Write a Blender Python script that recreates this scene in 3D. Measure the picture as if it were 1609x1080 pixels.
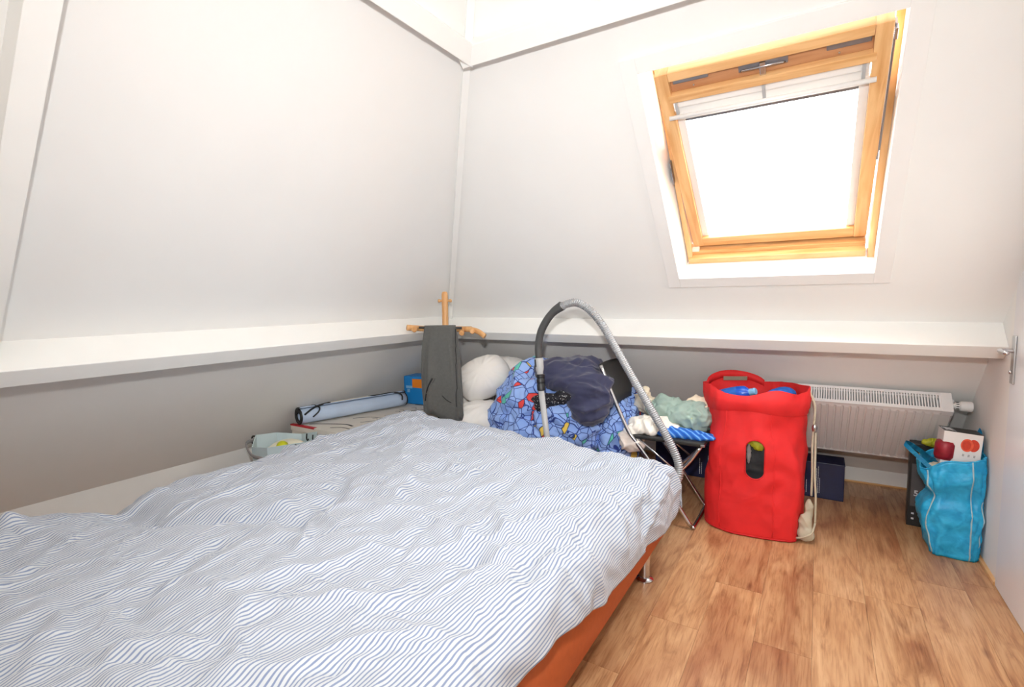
import bpy, bmesh, math, random
import numpy as np
from mathutils import Vector, Matrix, noise as mnoise

# ---------------------------------------------------------------- camera, world, lights, exposure
scene = bpy.context.scene
COL = scene.collection
for o in list(bpy.data.objects):
    bpy.data.objects.remove(o)

CAM = Vector((0.0, 0.0, 1.31))
YAW, PITCH, ROLL, FPX = math.radians(31.285), math.radians(-5.017), math.radians(-0.707), 792.4
fwd = Vector((-math.sin(YAW) * math.cos(PITCH), math.cos(YAW) * math.cos(PITCH), math.sin(PITCH)))
rgt = Vector((math.cos(YAW), math.sin(YAW), 0))
upv = rgt.cross(fwd)
r2 = rgt * math.cos(ROLL) + upv * math.sin(ROLL)
u2 = -rgt * math.sin(ROLL) + upv * math.cos(ROLL)
cd = bpy.data.cameras.new('camera')
cam = bpy.data.objects.new('camera', cd)
COL.objects.link(cam)
cd.sensor_fit = 'HORIZONTAL'
cd.sensor_width = 36.0
cd.lens = FPX / 1609.0 * 36.0
cd.clip_start = 0.02
cam.matrix_world = Matrix(((r2.x, u2.x, -fwd.x, CAM.x), (r2.y, u2.y, -fwd.y, CAM.y), (r2.z, u2.z, -fwd.z, CAM.z), (0, 0, 0, 1)))
scene.camera = cam

world = bpy.data.worlds.new('world')
scene.world = world
world.use_nodes = True
bg = world.node_tree.nodes['Background']
bg.inputs['Color'].default_value = (0.93, 0.96, 1.0, 1)
bg.inputs['Strength'].default_value = 12.5


def light(name, kind, loc, aim=None, energy=10.0, color=(1, 1, 1), **kw):
    d = bpy.data.lights.new(name, kind)
    d.energy = energy
    d.color = color
    for k, v in kw.items():
        setattr(d, k, v)
    o = bpy.data.objects.new(name, d)
    COL.objects.link(o)
    o.location = loc
    if aim is not None:
        dr = Vector(aim) - Vector(loc)
        o.rotation_euler = dr.to_track_quat('-Z', 'Y').to_euler()
    return o


# the sun shines in through the skylight onto the right wall, out of view
light('sun', 'SUN', (-2.0, 6.0, 5.0), aim=(-2.0 + 0.95, 6.0 - 0.28, 5.0 - 0.74), energy=14.0, color=(1.0, 0.96, 0.88), angle=0.01)
# the photographer's flash, a hand's breadth over the camera: direct part and the part thrown up to the ceiling
light('flash', 'AREA', (-0.02, -0.06, 1.66), aim=(-1.10, 2.05, 1.42), energy=21.0, color=(0.985, 0.985, 0.985), shape='DISK', size=0.09, spread=math.radians(125))
light('flash_bounce', 'SPOT', (-0.05, -0.25, 1.75), aim=(-0.25, -0.35, 2.9), energy=190.0, color=(0.97, 0.985, 0.99), spot_size=math.radians(84), spot_blend=0.6, shadow_soft_size=0.05)

scene.view_settings.view_transform = 'Standard'
scene.view_settings.look = 'None'
scene.view_settings.gamma = 1.0
scene.view_settings.exposure = 0.23
scene.view_settings.use_curve_mapping = False
scene.cycles.use_denoising = True
scene.cycles.max_bounces = 8
scene.cycles.diffuse_bounces = 5
scene.cycles.adaptive_threshold = 0.04
scene.cycles.sample_clamp_indirect = 6.0

random.seed(7)
rng = np.random.default_rng(11)


# ---------------------------------------------------------------- materials
def lin(c):
    return tuple(((v / 12.92) if v <= 0.04045 else ((v + 0.055) / 1.055) ** 2.4) for v in (x / 255.0 for x in c))


class NT:
    def __init__(self, name):
        self.m = bpy.data.materials.new(name)
        self.m.use_nodes = True
        self.t = self.m.node_tree
        self.b = self.t.nodes['Principled BSDF']
        self.out = self.t.nodes['Material Output']

    def n(self, kind, **props):
        nd = self.t.nodes.new(kind)
        ins = props.pop('ins', {})
        for k, v in props.items():
            setattr(nd, k, v)
        for k, v in ins.items():
            if hasattr(v, 'is_output'):
                self.t.links.new(v, nd.inputs[k])
            else:
                nd.inputs[k].default_value = v
        return nd

    def link(self, a, b):
        self.t.links.new(a, b)

    def set(self, **kw):
        for k, v in kw.items():
            k = k.replace('_', ' ')
            if hasattr(v, 'is_output'):
                self.link(v, self.b.inputs[k])
            else:
                self.b.inputs[k].default_value = v

    def ramp(self, fac, stops, interp='LINEAR'):
        r = self.n('ShaderNodeValToRGB')
        r.color_ramp.interpolation = interp
        e = r.color_ramp.elements
        while len(e) < len(stops):
            e.new(0.5)
        for el, (p, c) in zip(e, stops):
            el.position = p
            el.color = (*c, 1)
        self.link(fac, r.inputs['Fac'])
        return r.outputs['Color']

    def bump(self, height, strength, dist=0.01):
        b = self.n('ShaderNodeBump', ins={'Strength': strength, 'Distance': dist, 'Height': height})
        self.link(b.outputs['Normal'], self.b.inputs['Normal'])


def plain(name, rgb, rough=0.6, metal=0.0, var=0.04, scale=8.0, bump=0.0, bscale=120.0, sheen=0.0, coat=0.0):
    """sRGB colour with a faint procedural mottling and optional fine relief"""
    k = NT(name)
    c = lin(rgb)
    tc = k.n('ShaderNodeTexCoord')
    nz = k.n('ShaderNodeTexNoise', ins={'Vector': tc.outputs['Object'], 'Scale': scale, 'Detail': 4.0})
    lo = tuple(max(0, v * (1 - var)) for v in c)
    hi = tuple(min(1, v * (1 + var)) for v in c)
    k.set(Base_Color=k.ramp(nz.outputs['Fac'], [(0.3, lo), (0.7, hi)]), Roughness=rough, Metallic=metal)
    if sheen:
        k.b.inputs['Sheen Weight'].default_value = sheen
    if coat:
        k.b.inputs['Coat Weight'].default_value = coat
    if bump:
        n2 = k.n('ShaderNodeTexNoise', ins={'Vector': tc.outputs['Object'], 'Scale': bscale, 'Detail': 3.0})
        k.bump(n2.outputs['Fac'], bump, 0.002)
    return k.m


def wood_mat(name, light_c, dark_c, axis='X', scale=14.0, rough=0.45, rand=False):
    k = NT(name)
    tc = k.n('ShaderNodeTexCoord')
    st = {'X': (0.08, 1, 1), 'Y': (1, 0.08, 1), 'Z': (1, 1, 0.08), 'S': (1, 0.1, 0.1)}[axis]
    mp = k.n('ShaderNodeMapping', ins={'Vector': tc.outputs['Object'], 'Scale': st})
    nz = k.n('ShaderNodeTexNoise', ins={'Vector': mp.outputs['Vector'], 'Scale': scale * 3, 'Detail': 6.0, 'Distortion': 0.8})
    k.set(Base_Color=k.ramp(nz.outputs['Fac'], [(0.32, lin(dark_c)), (0.62, lin(light_c))]), Roughness=rough)
    k.bump(nz.outputs['Fac'], 0.08, 0.002)
    return k.m


M = {}
M['wall'] = plain('wall_paint', (241, 240, 237), 0.65, var=0.012, scale=3.0, bump=0.05, bscale=60)
M['ceil'] = plain('ceiling_paint', (246, 243, 239), 0.6, var=0.01)
M['trim'] = plain('trim_gloss_paint', (245, 244, 240), 0.35, var=0.01)
M['arch'] = plain('architrave_paint', (242, 240, 237), 0.35, var=0.01)
M['door'] = plain('door_paint', (232, 233, 236), 0.3, var=0.01)
M['pine'] = wood_mat('pine_lacquered', (234, 188, 132), (210, 152, 92), 'X', 9.0, 0.35)
M['pineV'] = wood_mat('pine_lacquered_upright', (236, 190, 134), (212, 154, 94), 'S', 9.0, 0.35)
M['pinedark'] = wood_mat('pine_recess', (198, 146, 104), (172, 116, 76), 'X', 9.0, 0.4)
M['beech'] = wood_mat('beech', (228, 178, 122), (208, 150, 92), 'Z', 9.0, 0.4)
M['chrome'] = plain('chrome', (205, 205, 208), 0.18, 1.0, var=0.02)
M['steel'] = plain('brushed_steel', (190, 190, 190), 0.3, 1.0, var=0.03)
M['greymetal'] = plain('zinc_metal', (150, 152, 158), 0.4, 0.8, var=0.08, scale=30)
M['white_pl'] = plain('white_plastic', (240, 239, 236), 0.35, var=0.01)
M['rad'] = plain('radiator_enamel', (238, 237, 236), 0.3, var=0.008)
M['black_pl'] = plain('black_plastic', (32, 32, 34), 0.4, var=0.1)
M['dark_pl'] = plain('charcoal_plastic', (70, 70, 70), 0.45, var=0.08, bump=0.15, bscale=400)
M['grey_pl'] = plain('grey_plastic', (178, 178, 178), 0.35, var=0.03)
M['hose'] = plain('silver_hose', (166, 167, 169), 0.36, 0.5, var=0.03)
M['blacktex'] = plain('black_vinyl', (40, 40, 40), 0.5, var=0.1, bump=0.2, bscale=300)
M['bedorange'] = plain('bed_base_cloth', (190, 92, 42), 0.7, var=0.05, scale=40, bump=0.2, bscale=500)
M['piping'] = plain('cream_piping', (214, 190, 158), 0.6)
M['mattress'] = plain('mattress_ticking', (232, 230, 224), 0.8, bump=0.2, bscale=200)
M['red'] = plain('red_canvas', (226, 34, 36), 0.7, var=0.06, scale=14, bump=0.3, bscale=700)
M['reddark'] = plain('red_canvas_hem', (206, 26, 32), 0.7, var=0.06, scale=14, bump=0.3, bscale=700)
M['beige'] = plain('beige_webbing', (190, 182, 160), 0.8, var=0.08, scale=30, bump=0.3, bscale=500)
M['navybox'] = plain('navy_card', (24, 34, 72), 0.35, var=0.15, scale=20)
M['print'] = plain('white_print', (220, 222, 226), 0.5)
M['printred'] = plain('red_print', (214, 64, 40), 0.5, var=0.12, scale=60)
M['printred2'] = plain('light_red_print', (232, 92, 58), 0.5, var=0.1, scale=60)
M['blackcard'] = plain('black_card', (34, 34, 34), 0.4, var=0.12, scale=30)
M['greycard'] = plain('grey_card', (88, 88, 90), 0.45, var=0.06)
M['whitecard'] = plain('white_card', (238, 236, 234), 0.45, var=0.01)
M['maroon'] = plain('maroon_product', (150, 28, 44), 0.4, var=0.3, scale=30)
M['yellow'] = plain('yellow_print', (226, 222, 40), 0.5)
M['yelgreen'] = plain('yellow_green_packet', (176, 178, 40), 0.5, var=0.3, scale=60)
M['brownp'] = plain('brown_print', (90, 70, 50), 0.6)
M['bagseam'] = plain('worn_seam', (176, 200, 206), 0.5, var=0.15, scale=40)
M['creamcard'] = plain('cream_cardboard', (226, 218, 206), 0.6, var=0.03)
M['ink'] = plain('black_ink', (52, 46, 42), 0.6)
M['redtape'] = plain('red_card_edge', (196, 40, 48), 0.5)
M['tote'] = plain('pale_blue_tote', (196, 212, 216), 0.55, var=0.04)
M['creamcloth'] = plain('cream_cloth', (236, 230, 206), 0.85, var=0.04, sheen=0.2)
M['lime'] = plain('lime_ball', (206, 208, 30), 0.4, var=0.1)
M['mat'] = plain('foil_mat_blue', (190, 208, 232), 0.42, 0.0, var=0.06, scale=5)
M['foil'] = plain('foil_silver', (228, 222, 208), 0.3, 0.35, var=0.06, scale=40, bump=0.3, bscale=40)
M['bluebox'] = plain('bright_blue_card', (26, 132, 206), 0.45, var=0.06)
M['orange'] = plain('orange_card', (240, 136, 28), 0.45)
M['bluepale'] = plain('pale_blue_print', (130, 186, 226), 0.5, var=0.1, scale=80)
M['pillow'] = plain('white_pillow_cotton', (236, 232, 226), 0.85, var=0.015, bump=0.15, bscale=200, sheen=0.2)
M['white_cl'] = plain('white_cotton_cloth', (244, 238, 228), 0.85, var=0.03, bump=0.15, bscale=250)
M['cream_cl'] = plain('cream_jersey', (240, 228, 204), 0.85, var=0.03)
M['pinkish'] = plain('offwhite_cloth', (236, 222, 212), 0.85, var=0.03)
M['sage'] = plain('sage_green_cloth', (156, 178, 168), 0.85, var=0.04, bump=0.15, bscale=250)
M['navy'] = plain('navy_cloth', (46, 48, 78), 0.8, var=0.12, bump=0.15, bscale=300, sheen=0.25)
M['trouser'] = plain('charcoal_wool', (92, 92, 89), 0.85, var=0.08, scale=60, bump=0.3, bscale=500, sheen=0.2)
M['lining'] = plain('black_lining', (26, 26, 28), 0.8)
M['greycl'] = plain('grey_dark_cloth', (58, 58, 60), 0.85, var=0.3, scale=14)
M['greylight'] = plain('light_grey_cloth', (150, 146, 146), 0.85, var=0.1)
M['bluebottle'] = plain('blue_plastic', (28, 92, 206), 0.3, var=0.12, scale=20)
M['bluecl'] = plain('blue_cloth', (40, 104, 196), 0.8, var=0.12)
M['asphalt'] = plain('roofing', (120, 110, 104), 0.9, var=0.1)


def m_floor():
    k = NT('oak_laminate')
    tc = k.n('ShaderNodeTexCoord')
    oi = k.n('ShaderNodeObjectInfo')
    off = k.n('ShaderNodeVectorMath', operation='SCALE', ins={0: oi.outputs['Location'], 'Scale': 3.7})
    rv = k.n('ShaderNodeCombineXYZ', ins={'X': oi.outputs['Random'], 'Y': oi.outputs['Random'], 'Z': oi.outputs['Random']})
    rs = k.n('ShaderNodeVectorMath', operation='SCALE', ins={0: rv.outputs['Vector'], 'Scale': 37.0})
    ad = k.n('ShaderNodeVectorMath', operation='ADD', ins={0: tc.outputs['Object'], 1: rs.outputs['Vector']})
    ad2 = k.n('ShaderNodeVectorMath', operation='ADD', ins={0: ad.outputs['Vector'], 1: off.outputs['Vector']})
    mp = k.n('ShaderNodeMapping', ins={'Vector': ad2.outputs['Vector'], 'Scale': (1.0, 0.14, 1.0)})
    grain = k.n('ShaderNodeTexNoise', ins={'Vector': mp.outputs['Vector'], 'Scale': 17.0, 'Detail': 8.0, 'Roughness': 0.6, 'Distortion': 1.8})
    mp2 = k.n('ShaderNodeMapping', ins={'Vector': ad2.outputs['Vector'], 'Scale': (1.0, 0.32, 1.0)})
    blot = k.n('ShaderNodeTexNoise', ins={'Vector': mp2.outputs['Vector'], 'Scale': 5.0, 'Detail': 3.0, 'Distortion': 0.6})
    fine = k.n('ShaderNodeTexNoise', ins={'Vector': k.n('ShaderNodeMapping', ins={'Vector': ad2.outputs['Vector'], 'Scale': (1, 0.05, 1)}).outputs['Vector'], 'Scale': 170.0, 'Detail': 3.0})
    c1 = k.ramp(grain.outputs['Fac'], [(0.27, lin((158, 110, 74))), (0.47, lin((200, 154, 112))), (0.68, lin((216, 174, 132)))])
    c2 = k.ramp(blot.outputs['Fac'], [(0.3, lin((182, 130, 100))), (0.5, lin((244, 232, 220))), (0.75, (1, 1, 1))])
    mx = k.n('ShaderNodeMix', data_type='RGBA', blend_type='MULTIPLY', ins={0: 0.75, 6: c1, 7: c2})
    c3 = k.ramp(fine.outputs['Fac'], [(0.36, lin((205, 180, 160))), (0.5, (1, 1, 1))])
    mx2 = k.n('ShaderNodeMix', data_type='RGBA', blend_type='MULTIPLY', ins={0: 0.45, 6: mx.outputs[2], 7: c3})
    # knots
    vo = k.n('ShaderNodeTexVoronoi', ins={'Vector': mp2.outputs['Vector'], 'Scale': 7.0, 'Randomness': 1.0})
    kn = k.ramp(vo.outputs['Distance'], [(0.02, lin((130, 80, 56))), (0.10, (1, 1, 1))])
    mx3 = k.n('ShaderNodeMix', data_type='RGBA', blend_type='MULTIPLY', ins={0: 0.55, 6: mx2.outputs[2], 7: kn})
    hs = k.n('ShaderNodeHueSaturation', ins={'Color': mx3.outputs[2]})
    val = k.n('ShaderNodeMapRange', ins={'Value': oi.outputs['Random'], 'To Min': 0.91, 'To Max': 1.08})
    k.link(val.outputs['Result'], hs.inputs['Value'])
    k.set(Base_Color=hs.outputs['Color'], Roughness=0.36)
    k.bump(fine.outputs['Fac'], 0.06, 0.001)
    return k.m


def m_stripes():
    k = NT('striped_duvet_cotton')
    uv = k.n('ShaderNodeUVMap', uv_map='cloth')
    sep = k.n('ShaderNodeSeparateXYZ', ins={'Vector': uv.outputs['UV']})
    mul = k.n('ShaderNodeMath', operation='MULTIPLY', ins={0: sep.outputs['X'], 1: 1.0 / 0.0102})
    fr = k.n('ShaderNodeMath', operation='FRACT', ins={0: mul.outputs[0]})
    tri = k.n('ShaderNodeMath', operation='PINGPONG', ins={0: fr.outputs[0], 1: 0.5})
    c = k.ramp(tri.outputs[0], [(0.14, lin((124, 136, 164))), (0.24, lin((197, 200, 203)))])
    tc = k.n('ShaderNodeTexCoord')
    nz = k.n('ShaderNodeTexNoise', ins={'Vector': tc.outputs['Object'], 'Scale': 340.0, 'Detail': 2.0})
    k.set(Base_Color=c, Roughness=0.85)
    k.b.inputs['Sheen Weight'].default_value = 0.15
    k.bump(nz.outputs['Fac'], 0.12, 0.001)
    return k.m


def m_mosaic():
    k = NT('mosaic_print_cotton')
    tc = k.n('ShaderNodeTexCoord')
    # two overlaid cell nets: their crossing edges give straight-sided shards
    mp = k.n('ShaderNodeMapping', ins={'Vector': tc.outputs['Object'], 'Location': (3.7, 1.9, 5.3), 'Rotation': (0.7, 0.4, 0.9)})
    v1 = k.n('ShaderNodeTexVoronoi', ins={'Vector': tc.outputs['Object'], 'Scale': 11.0})
    v2 = k.n('ShaderNodeTexVoronoi', ins={'Vector': mp.outputs['Vector'], 'Scale': 13.0})
    e1 = k.n('ShaderNodeTexVoronoi', feature='DISTANCE_TO_EDGE', ins={'Vector': tc.outputs['Object'], 'Scale': 11.0})
    e2 = k.n('ShaderNodeTexVoronoi', feature='DISTANCE_TO_EDGE', ins={'Vector': mp.outputs['Vector'], 'Scale': 13.0})
    mn = k.n('ShaderNodeMath', operation='MINIMUM', ins={0: e1.outputs['Distance'], 1: e2.outputs['Distance']})
    s1 = k.n('ShaderNodeSeparateXYZ', ins={'Vector': v1.outputs['Color']})
    s2 = k.n('ShaderNodeSeparateXYZ', ins={'Vector': v2.outputs['Color']})
    sm = k.n('ShaderNodeMath', operation='ADD', ins={0: s1.outputs['X'], 1: s2.outputs['Y']})
    fr = k.n('ShaderNodeMath', operation='FRACT', ins={0: sm.outputs[0]})
    cells = k.ramp(fr.outputs[0], [(0.0, lin((226, 70, 66))), (0.045, lin((226, 192, 84))), (0.085, lin((92, 190, 172))), (0.12, lin((150, 180, 236))), (0.6, lin((136, 168, 230)))], 'CONSTANT')
    edge = k.ramp(mn.outputs[0], [(0.016, lin((62, 84, 146))), (0.032, (1, 1, 1))])
    mx = k.n('ShaderNodeMix', data_type='RGBA', blend_type='MULTIPLY', ins={0: 1.0, 6: cells, 7: edge})
    k.set(Base_Color=mx.outputs[2], Roughness=0.85)
    k.b.inputs['Sheen Weight'].default_value = 0.15
    return k.m


def m_blackpattern():
    k = NT('black_white_print_cloth')
    tc = k.n('ShaderNodeTexCoord')
    vo = k.n('ShaderNodeTexVoronoi', ins={'Vector': tc.outputs['Object'], 'Scale': 95.0})
    wv = k.n('ShaderNodeTexWave', bands_direction='Z', ins={'Vector': tc.outputs['Object'], 'Scale': 14.0, 'Distortion': 2.0})
    dots = k.ramp(vo.outputs['Distance'], [(0.22, lin((205, 205, 205))), (0.34, lin((26, 26, 34)))])
    rows = k.ramp(wv.outputs['Fac'], [(0.45, (0, 0, 0)), (0.55, (1, 1, 1))])
    mx = k.n('ShaderNodeMix', data_type='RGBA', ins={0: rows, 6: (*lin((26, 26, 34)), 1), 7: dots})
    k.set(Base_Color=mx.outputs[2], Roughness=0.85)
    return k.m


def m_bluestriped():
    k = NT('blue_striped_shirt_cloth')
    tc = k.n('ShaderNodeTexCoord')
    wv = k.n('ShaderNodeTexWave', bands_direction='DIAGONAL', ins={'Vector': tc.outputs['Object'], 'Scale': 13.0, 'Distortion': 1.5})
    k.set(Base_Color=k.ramp(wv.outputs['Fac'], [(0.0, lin((20, 84, 178))), (0.8, lin((40, 118, 214))), (0.96, lin((120, 176, 236)))]), Roughness=0.8)
    return k.m


def m_shopper():
    k = NT('blue_woven_plastic')
    tc = k.n('ShaderNodeTexCoord')
    nz = k.n('ShaderNodeTexNoise', ins={'Vector': tc.outputs['Object'], 'Scale': 22.0, 'Detail': 5.0, 'Distortion': 1.0})
    wear = k.n('ShaderNodeTexNoise', ins={'Vector': tc.outputs['Object'], 'Scale': 9.0, 'Detail': 8.0, 'Roughness': 0.75})
    c = k.ramp(nz.outputs['Fac'], [(0.3, lin((22, 152, 210))), (0.65, lin((52, 190, 238)))])
    w = k.ramp(wear.outputs['Fac'], [(0.66, (0, 0, 0)), (0.76, (1, 1, 1))])
    mx = k.n('ShaderNodeMix', data_type='RGBA', ins={0: w, 6: c, 7: (*lin((140, 184, 196)), 1)})
    k.set(Base_Color=mx.outputs[2], Roughness=0.38)
    wv = k.n('ShaderNodeTexNoise', ins={'Vector': tc.outputs['Object'], 'Scale': 45.0, 'Detail': 4.0})
    k.bump(wv.outputs['Fac'], 0.35, 0.006)
    return k.m


def m_glass():
    k = NT('window_glass')
    tr = k.n('ShaderNodeBsdfTransparent', ins={'Color': (0.97, 0.99, 0.98, 1)})
    gl = k.n('ShaderNodeBsdfGlossy', ins={'Roughness': 0.02})
    mx = k.n('ShaderNodeMixShader', ins={0: 0.05, 1: tr.outputs[0], 2: gl.outputs[0]})
    k.link(mx.outputs[0], k.out.inputs['Surface'])
    return k.m


M['floor'] = m_floor()
M['stripes'] = m_stripes()
M['mosaic'] = m_mosaic()
M['blackpat'] = m_blackpattern()
M['blueshirt'] = m_bluestriped()
M['shopper'] = m_shopper()
M['glass'] = m_glass()


# ---------------------------------------------------------------- mesh helpers
def tag(o, label=None, cat=None, group=None, kind=None):
    if label:
        o['label'] = label
    if cat:
        o['category'] = cat
    if group:
        o['group'] = group
    if kind:
        o['kind'] = kind
    return o


def empty(name, loc=(0, 0, 0), mat=None):
    o = bpy.data.objects.new(name, None)
    COL.objects.link(o)
    o.empty_display_size = 0.05
    if mat is not None:
        o.matrix_world = mat
    else:
        o.location = loc
    return o


def put(name, me, mat, parent=None, smooth=False):
    if mat is not None:
        me.materials.append(M[mat])
    if smooth:
        for p in me.polygons:
            p.use_smooth = True
    o = bpy.data.objects.new(name, me)
    COL.objects.link(o)
    if parent is not None:
        o.parent = parent
        # geometry is given in the root's own frame when the parent chain is the identity of that root
    return o


def from_bm(name, bm, mat, parent=None, smooth=False):
    bmesh.ops.recalc_face_normals(bm, faces=bm.faces)
    me = bpy.data.meshes.new(name)
    bm.to_mesh(me)
    bm.free()
    return put(name, me, mat, parent, smooth)


def bm_box(bm, x0, x1, y0, y1, z0, z1, bevel=0.0, mtx=None):
    r = bmesh.ops.create_cube(bm, size=1.0)
    vs = r['verts']
    for v in vs:
        v.co = Vector((x0 + (v.co.x + .5) * (x1 - x0), y0 + (v.co.y + .5) * (y1 - y0), z0 + (v.co.z + .5) * (z1 - z0)))
    if bevel > 0:
        es = list({e for v in vs for e in v.link_edges})
        rr = bmesh.ops.bevel(bm, geom=es, offset=bevel, segments=2, affect='EDGES', profile=0.6)
        vs = list({v for f in rr['faces'] for v in f.verts} | {v for v in vs if v.is_valid})
    if mtx is not None:
        bmesh.ops.transform(bm, matrix=mtx, verts=[v for v in vs if v.is_valid])
    return vs


def box(name, mat, parent, x0, x1, y0, y1, z0, z1, bevel=0.003, mtx=None):
    bm = bmesh.new()
    bm_box(bm, x0, x1, y0, y1, z0, z1, bevel)
    if mtx is not None:
        bmesh.ops.transform(bm, matrix=mtx, verts=bm.verts)
    return from_bm(name, bm, mat, parent)


def prism(name, mat, parent, pts, axis_vec):
    """extrude a planar polygon (list of 3-D points) along axis_vec"""
    bm = bmesh.new()
    a = [bm.verts.new(Vector(p)) for p in pts]
    b = [bm.verts.new(Vector(p) + Vector(axis_vec)) for p in pts]
    bm.faces.new(a)
    bm.faces.new(b[::-1])
    n = len(pts)
    for i in range(n):
        bm.faces.new((a[i], a[(i + 1) % n], b[(i + 1) % n], b[i]))
    return from_bm(name, bm, mat, parent)


def catmull(pts, per=10):
    P = [Vector(p) for p in pts]
    P = [P[0] * 2 - P[1]] + P + [P[-1] * 2 - P[-2]]
    out = []
    for i in range(1, len(P) - 2):
        p0, p1, p2, p3 = P[i - 1:i + 3]
        for j in range(per):
            t = j / per
            out.append(0.5 * ((2 * p1) + (p2 - p0) * t + (2 * p0 - 5 * p1 + 4 * p2 - p3) * t * t + (3 * p1 - p0 - 3 * p2 + p3) * t ** 3))
    out.append(P[-2])
    return out


def bm_tube(bm, path, rad, seg=12, cap=True, flat=None):
    path = [Vector(p) for p in path]
    n = len(path)
    rads = rad if isinstance(rad, (list, tuple)) else [rad] * n
    T = [(path[min(i + 1, n - 1)] - path[max(i - 1, 0)]).normalized() for i in range(n)]
    ref = Vector((0, 0, 1)) if abs(T[0].z) < 0.9 else Vector((1, 0, 0))
    N = (ref - T[0] * ref.dot(T[0])).normalized()
    rings = []
    for i in range(n):
        N = (N - T[i] * N.dot(T[i]))
        N.normalize()
        B = T[i].cross(N)
        ring = []
        for k in range(seg):
            a = 2 * math.pi * k / seg
            fx, fy = (1, 1) if flat is None else flat
            ring.append(bm.verts.new(path[i] + (N * math.cos(a) * fx + B * math.sin(a) * fy) * rads[i]))
        rings.append(ring)
    for i in range(n - 1):
        for k in range(seg):
            bm.faces.new((rings[i][k], rings[i][(k + 1) % seg], rings[i + 1][(k + 1) % seg], rings[i + 1][k]))
    if cap:
        bm.faces.new(rings[0][::-1])
        bm.faces.new(rings[-1])


def tube(name, mat, parent, path, rad, seg=12, smooth=True, flat=None):
    bm = bmesh.new()
    bm_tube(bm, path, rad, seg, True, flat)
    o = from_bm(name, bm, mat, parent, smooth)
    return o


def bm_lathe(bm, prof, seg=24, mtx=None):
    """prof: list of (r, z)"""
    rings = []
    for r, z in prof:
        if r < 1e-6:
            rings.append([bm.verts.new((0, 0, z))])
        else:
            rings.append([bm.verts.new((r * math.cos(2 * math.pi * k / seg), r * math.sin(2 * math.pi * k / seg), z)) for k in range(seg)])
    for a, b in zip(rings[:-1], rings[1:]):
        for k in range(seg):
            k2 = (k + 1) % seg
            if len(a) == 1 and len(b) > 1:
                bm.faces.new((a[0], b[k], b[k2]))
            elif len(b) == 1 and len(a) > 1:
                bm.faces.new((a[k], a[k2], b[0]))
            elif len(a) > 1:
                bm.faces.new((a[k], a[k2], b[k2], b[k]))
    if len(rings[0]) > 1:
        bm.faces.new(rings[0][::-1])
    if len(rings[-1]) > 1:
        bm.faces.new(rings[-1])
    if mtx is not None:
        bmesh.ops.transform(bm, matrix=mtx, verts=[v for r in rings for v in r])


def lathe(name, mat, parent, prof, seg=24, mtx=None, smooth=True):
    bm = bmesh.new()
    bm_lathe(bm, prof, seg, mtx)
    o = from_bm(name, bm, mat, parent, smooth)
    if smooth:
        o.data.set_sharp_from_angle(angle=math.radians(40))
    return o


def grid_mesh(name, P, wrap_u=False, wrap_v=False, uv=None):
    """P: array (nu, nv, 3)"""
    nu, nv, _ = P.shape
    me = bpy.data.meshes.new(name)
    idx = np.arange(nu * nv).reshape(nu, nv)
    a = idx if not wrap_u else np.vstack([idx, idx[:1]])
    a = a if not wrap_v else np.hstack([a, a[:, :1]])
    f = np.stack([a[:-1, :-1], a[1:, :-1], a[1:, 1:], a[:-1, 1:]], -1).reshape(-1, 4)
    me.from_pydata(P.reshape(-1, 3).tolist(), [], f.tolist())
    if uv is not None:
        l = me.uv_layers.new(name='cloth')
        li = np.zeros(len(me.loops), dtype=np.int32)
        me.loops.foreach_get('vertex_index', li)
        l.data.foreach_set('uv', uv.reshape(-1, 2)[li].astype(np.float32).ravel())
    me.update()
    return me


def evaluated(o):
    dg = bpy.context.evaluated_depsgraph_get()
    return bpy.data.meshes.new_from_object(o.evaluated_get(dg))


def fbm(p, sc, oct=3):
    return mnoise.fractal(Vector(p) * sc, 1.0, 2.0, oct)


def blob(name, mat, parent, ells, voxel=0.02, folds=(), smooth_it=6, seed=0.0, floor_z=None):
    """soft heap of cloth: union of ellipsoids (centre, radii, rotation z) remeshed, then pushed in and out by fold noise.
    folds: list of (amplitude, scale vector, ridged)"""
    bm = bmesh.new()
    for e in ells:
        c, r = e[0], e[1]
        rz = e[2] if len(e) > 2 else 0.0
        bmesh.ops.create_icosphere(bm, subdivisions=3, radius=1.0,
                                   matrix=Matrix.Translation(c) @ Matrix.Rotation(rz, 4, 'Z') @ Matrix.Diagonal((*r, 1)))
    me = bpy.data.meshes.new('tmp')
    bm.to_mesh(me)
    bm.free()
    t = bpy.data.objects.new('tmp', me)
    COL.objects.link(t)
    md = t.modifiers.new('r', 'REMESH')
    md.mode = 'VOXEL'
    md.voxel_size = voxel
    ms = t.modifiers.new('s', 'SMOOTH')
    ms.iterations = smooth_it
    ms.factor = 0.6
    m2 = t.modifiers.new('d', 'SUBSURF')
    m2.levels = 1
    res = evaluated(t)
    bpy.data.objects.remove(t)
    bpy.data.meshes.remove(me)
    nv = len(res.vertices)
    co = [v.co.copy() for v in res.vertices]
    no = [v.normal.copy() for v in res.vertices]
    off = Vector((seed * 3.1, seed * 1.7, seed * 2.3))
    for i in range(nv):
        d = 0.0
        for amp, sc, ridged in folds:
            q = Vector((co[i].x * sc[0], co[i].y * sc[1], co[i].z * sc[2])) + off
            q += Vector((mnoise.noise(q * 0.7 + Vector((9, 1, 4))), mnoise.noise(q * 0.7 + Vector((2, 7, 1))), mnoise.noise(q * 0.7))) * 0.6
            n = mnoise.noise(q)
            d += amp * ((1 - abs(n) * 2.6) if ridged else n)
        co[i] = co[i] + no[i] * d
        if floor_z is not None and co[i].z < floor_z:
            co[i].z = floor_z
    for i in range(nv):
        res.vertices[i].co = co[i]
    res.name = name
    res.materials.clear()
    res.update()
    return put(name, res, mat, parent, True)


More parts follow.
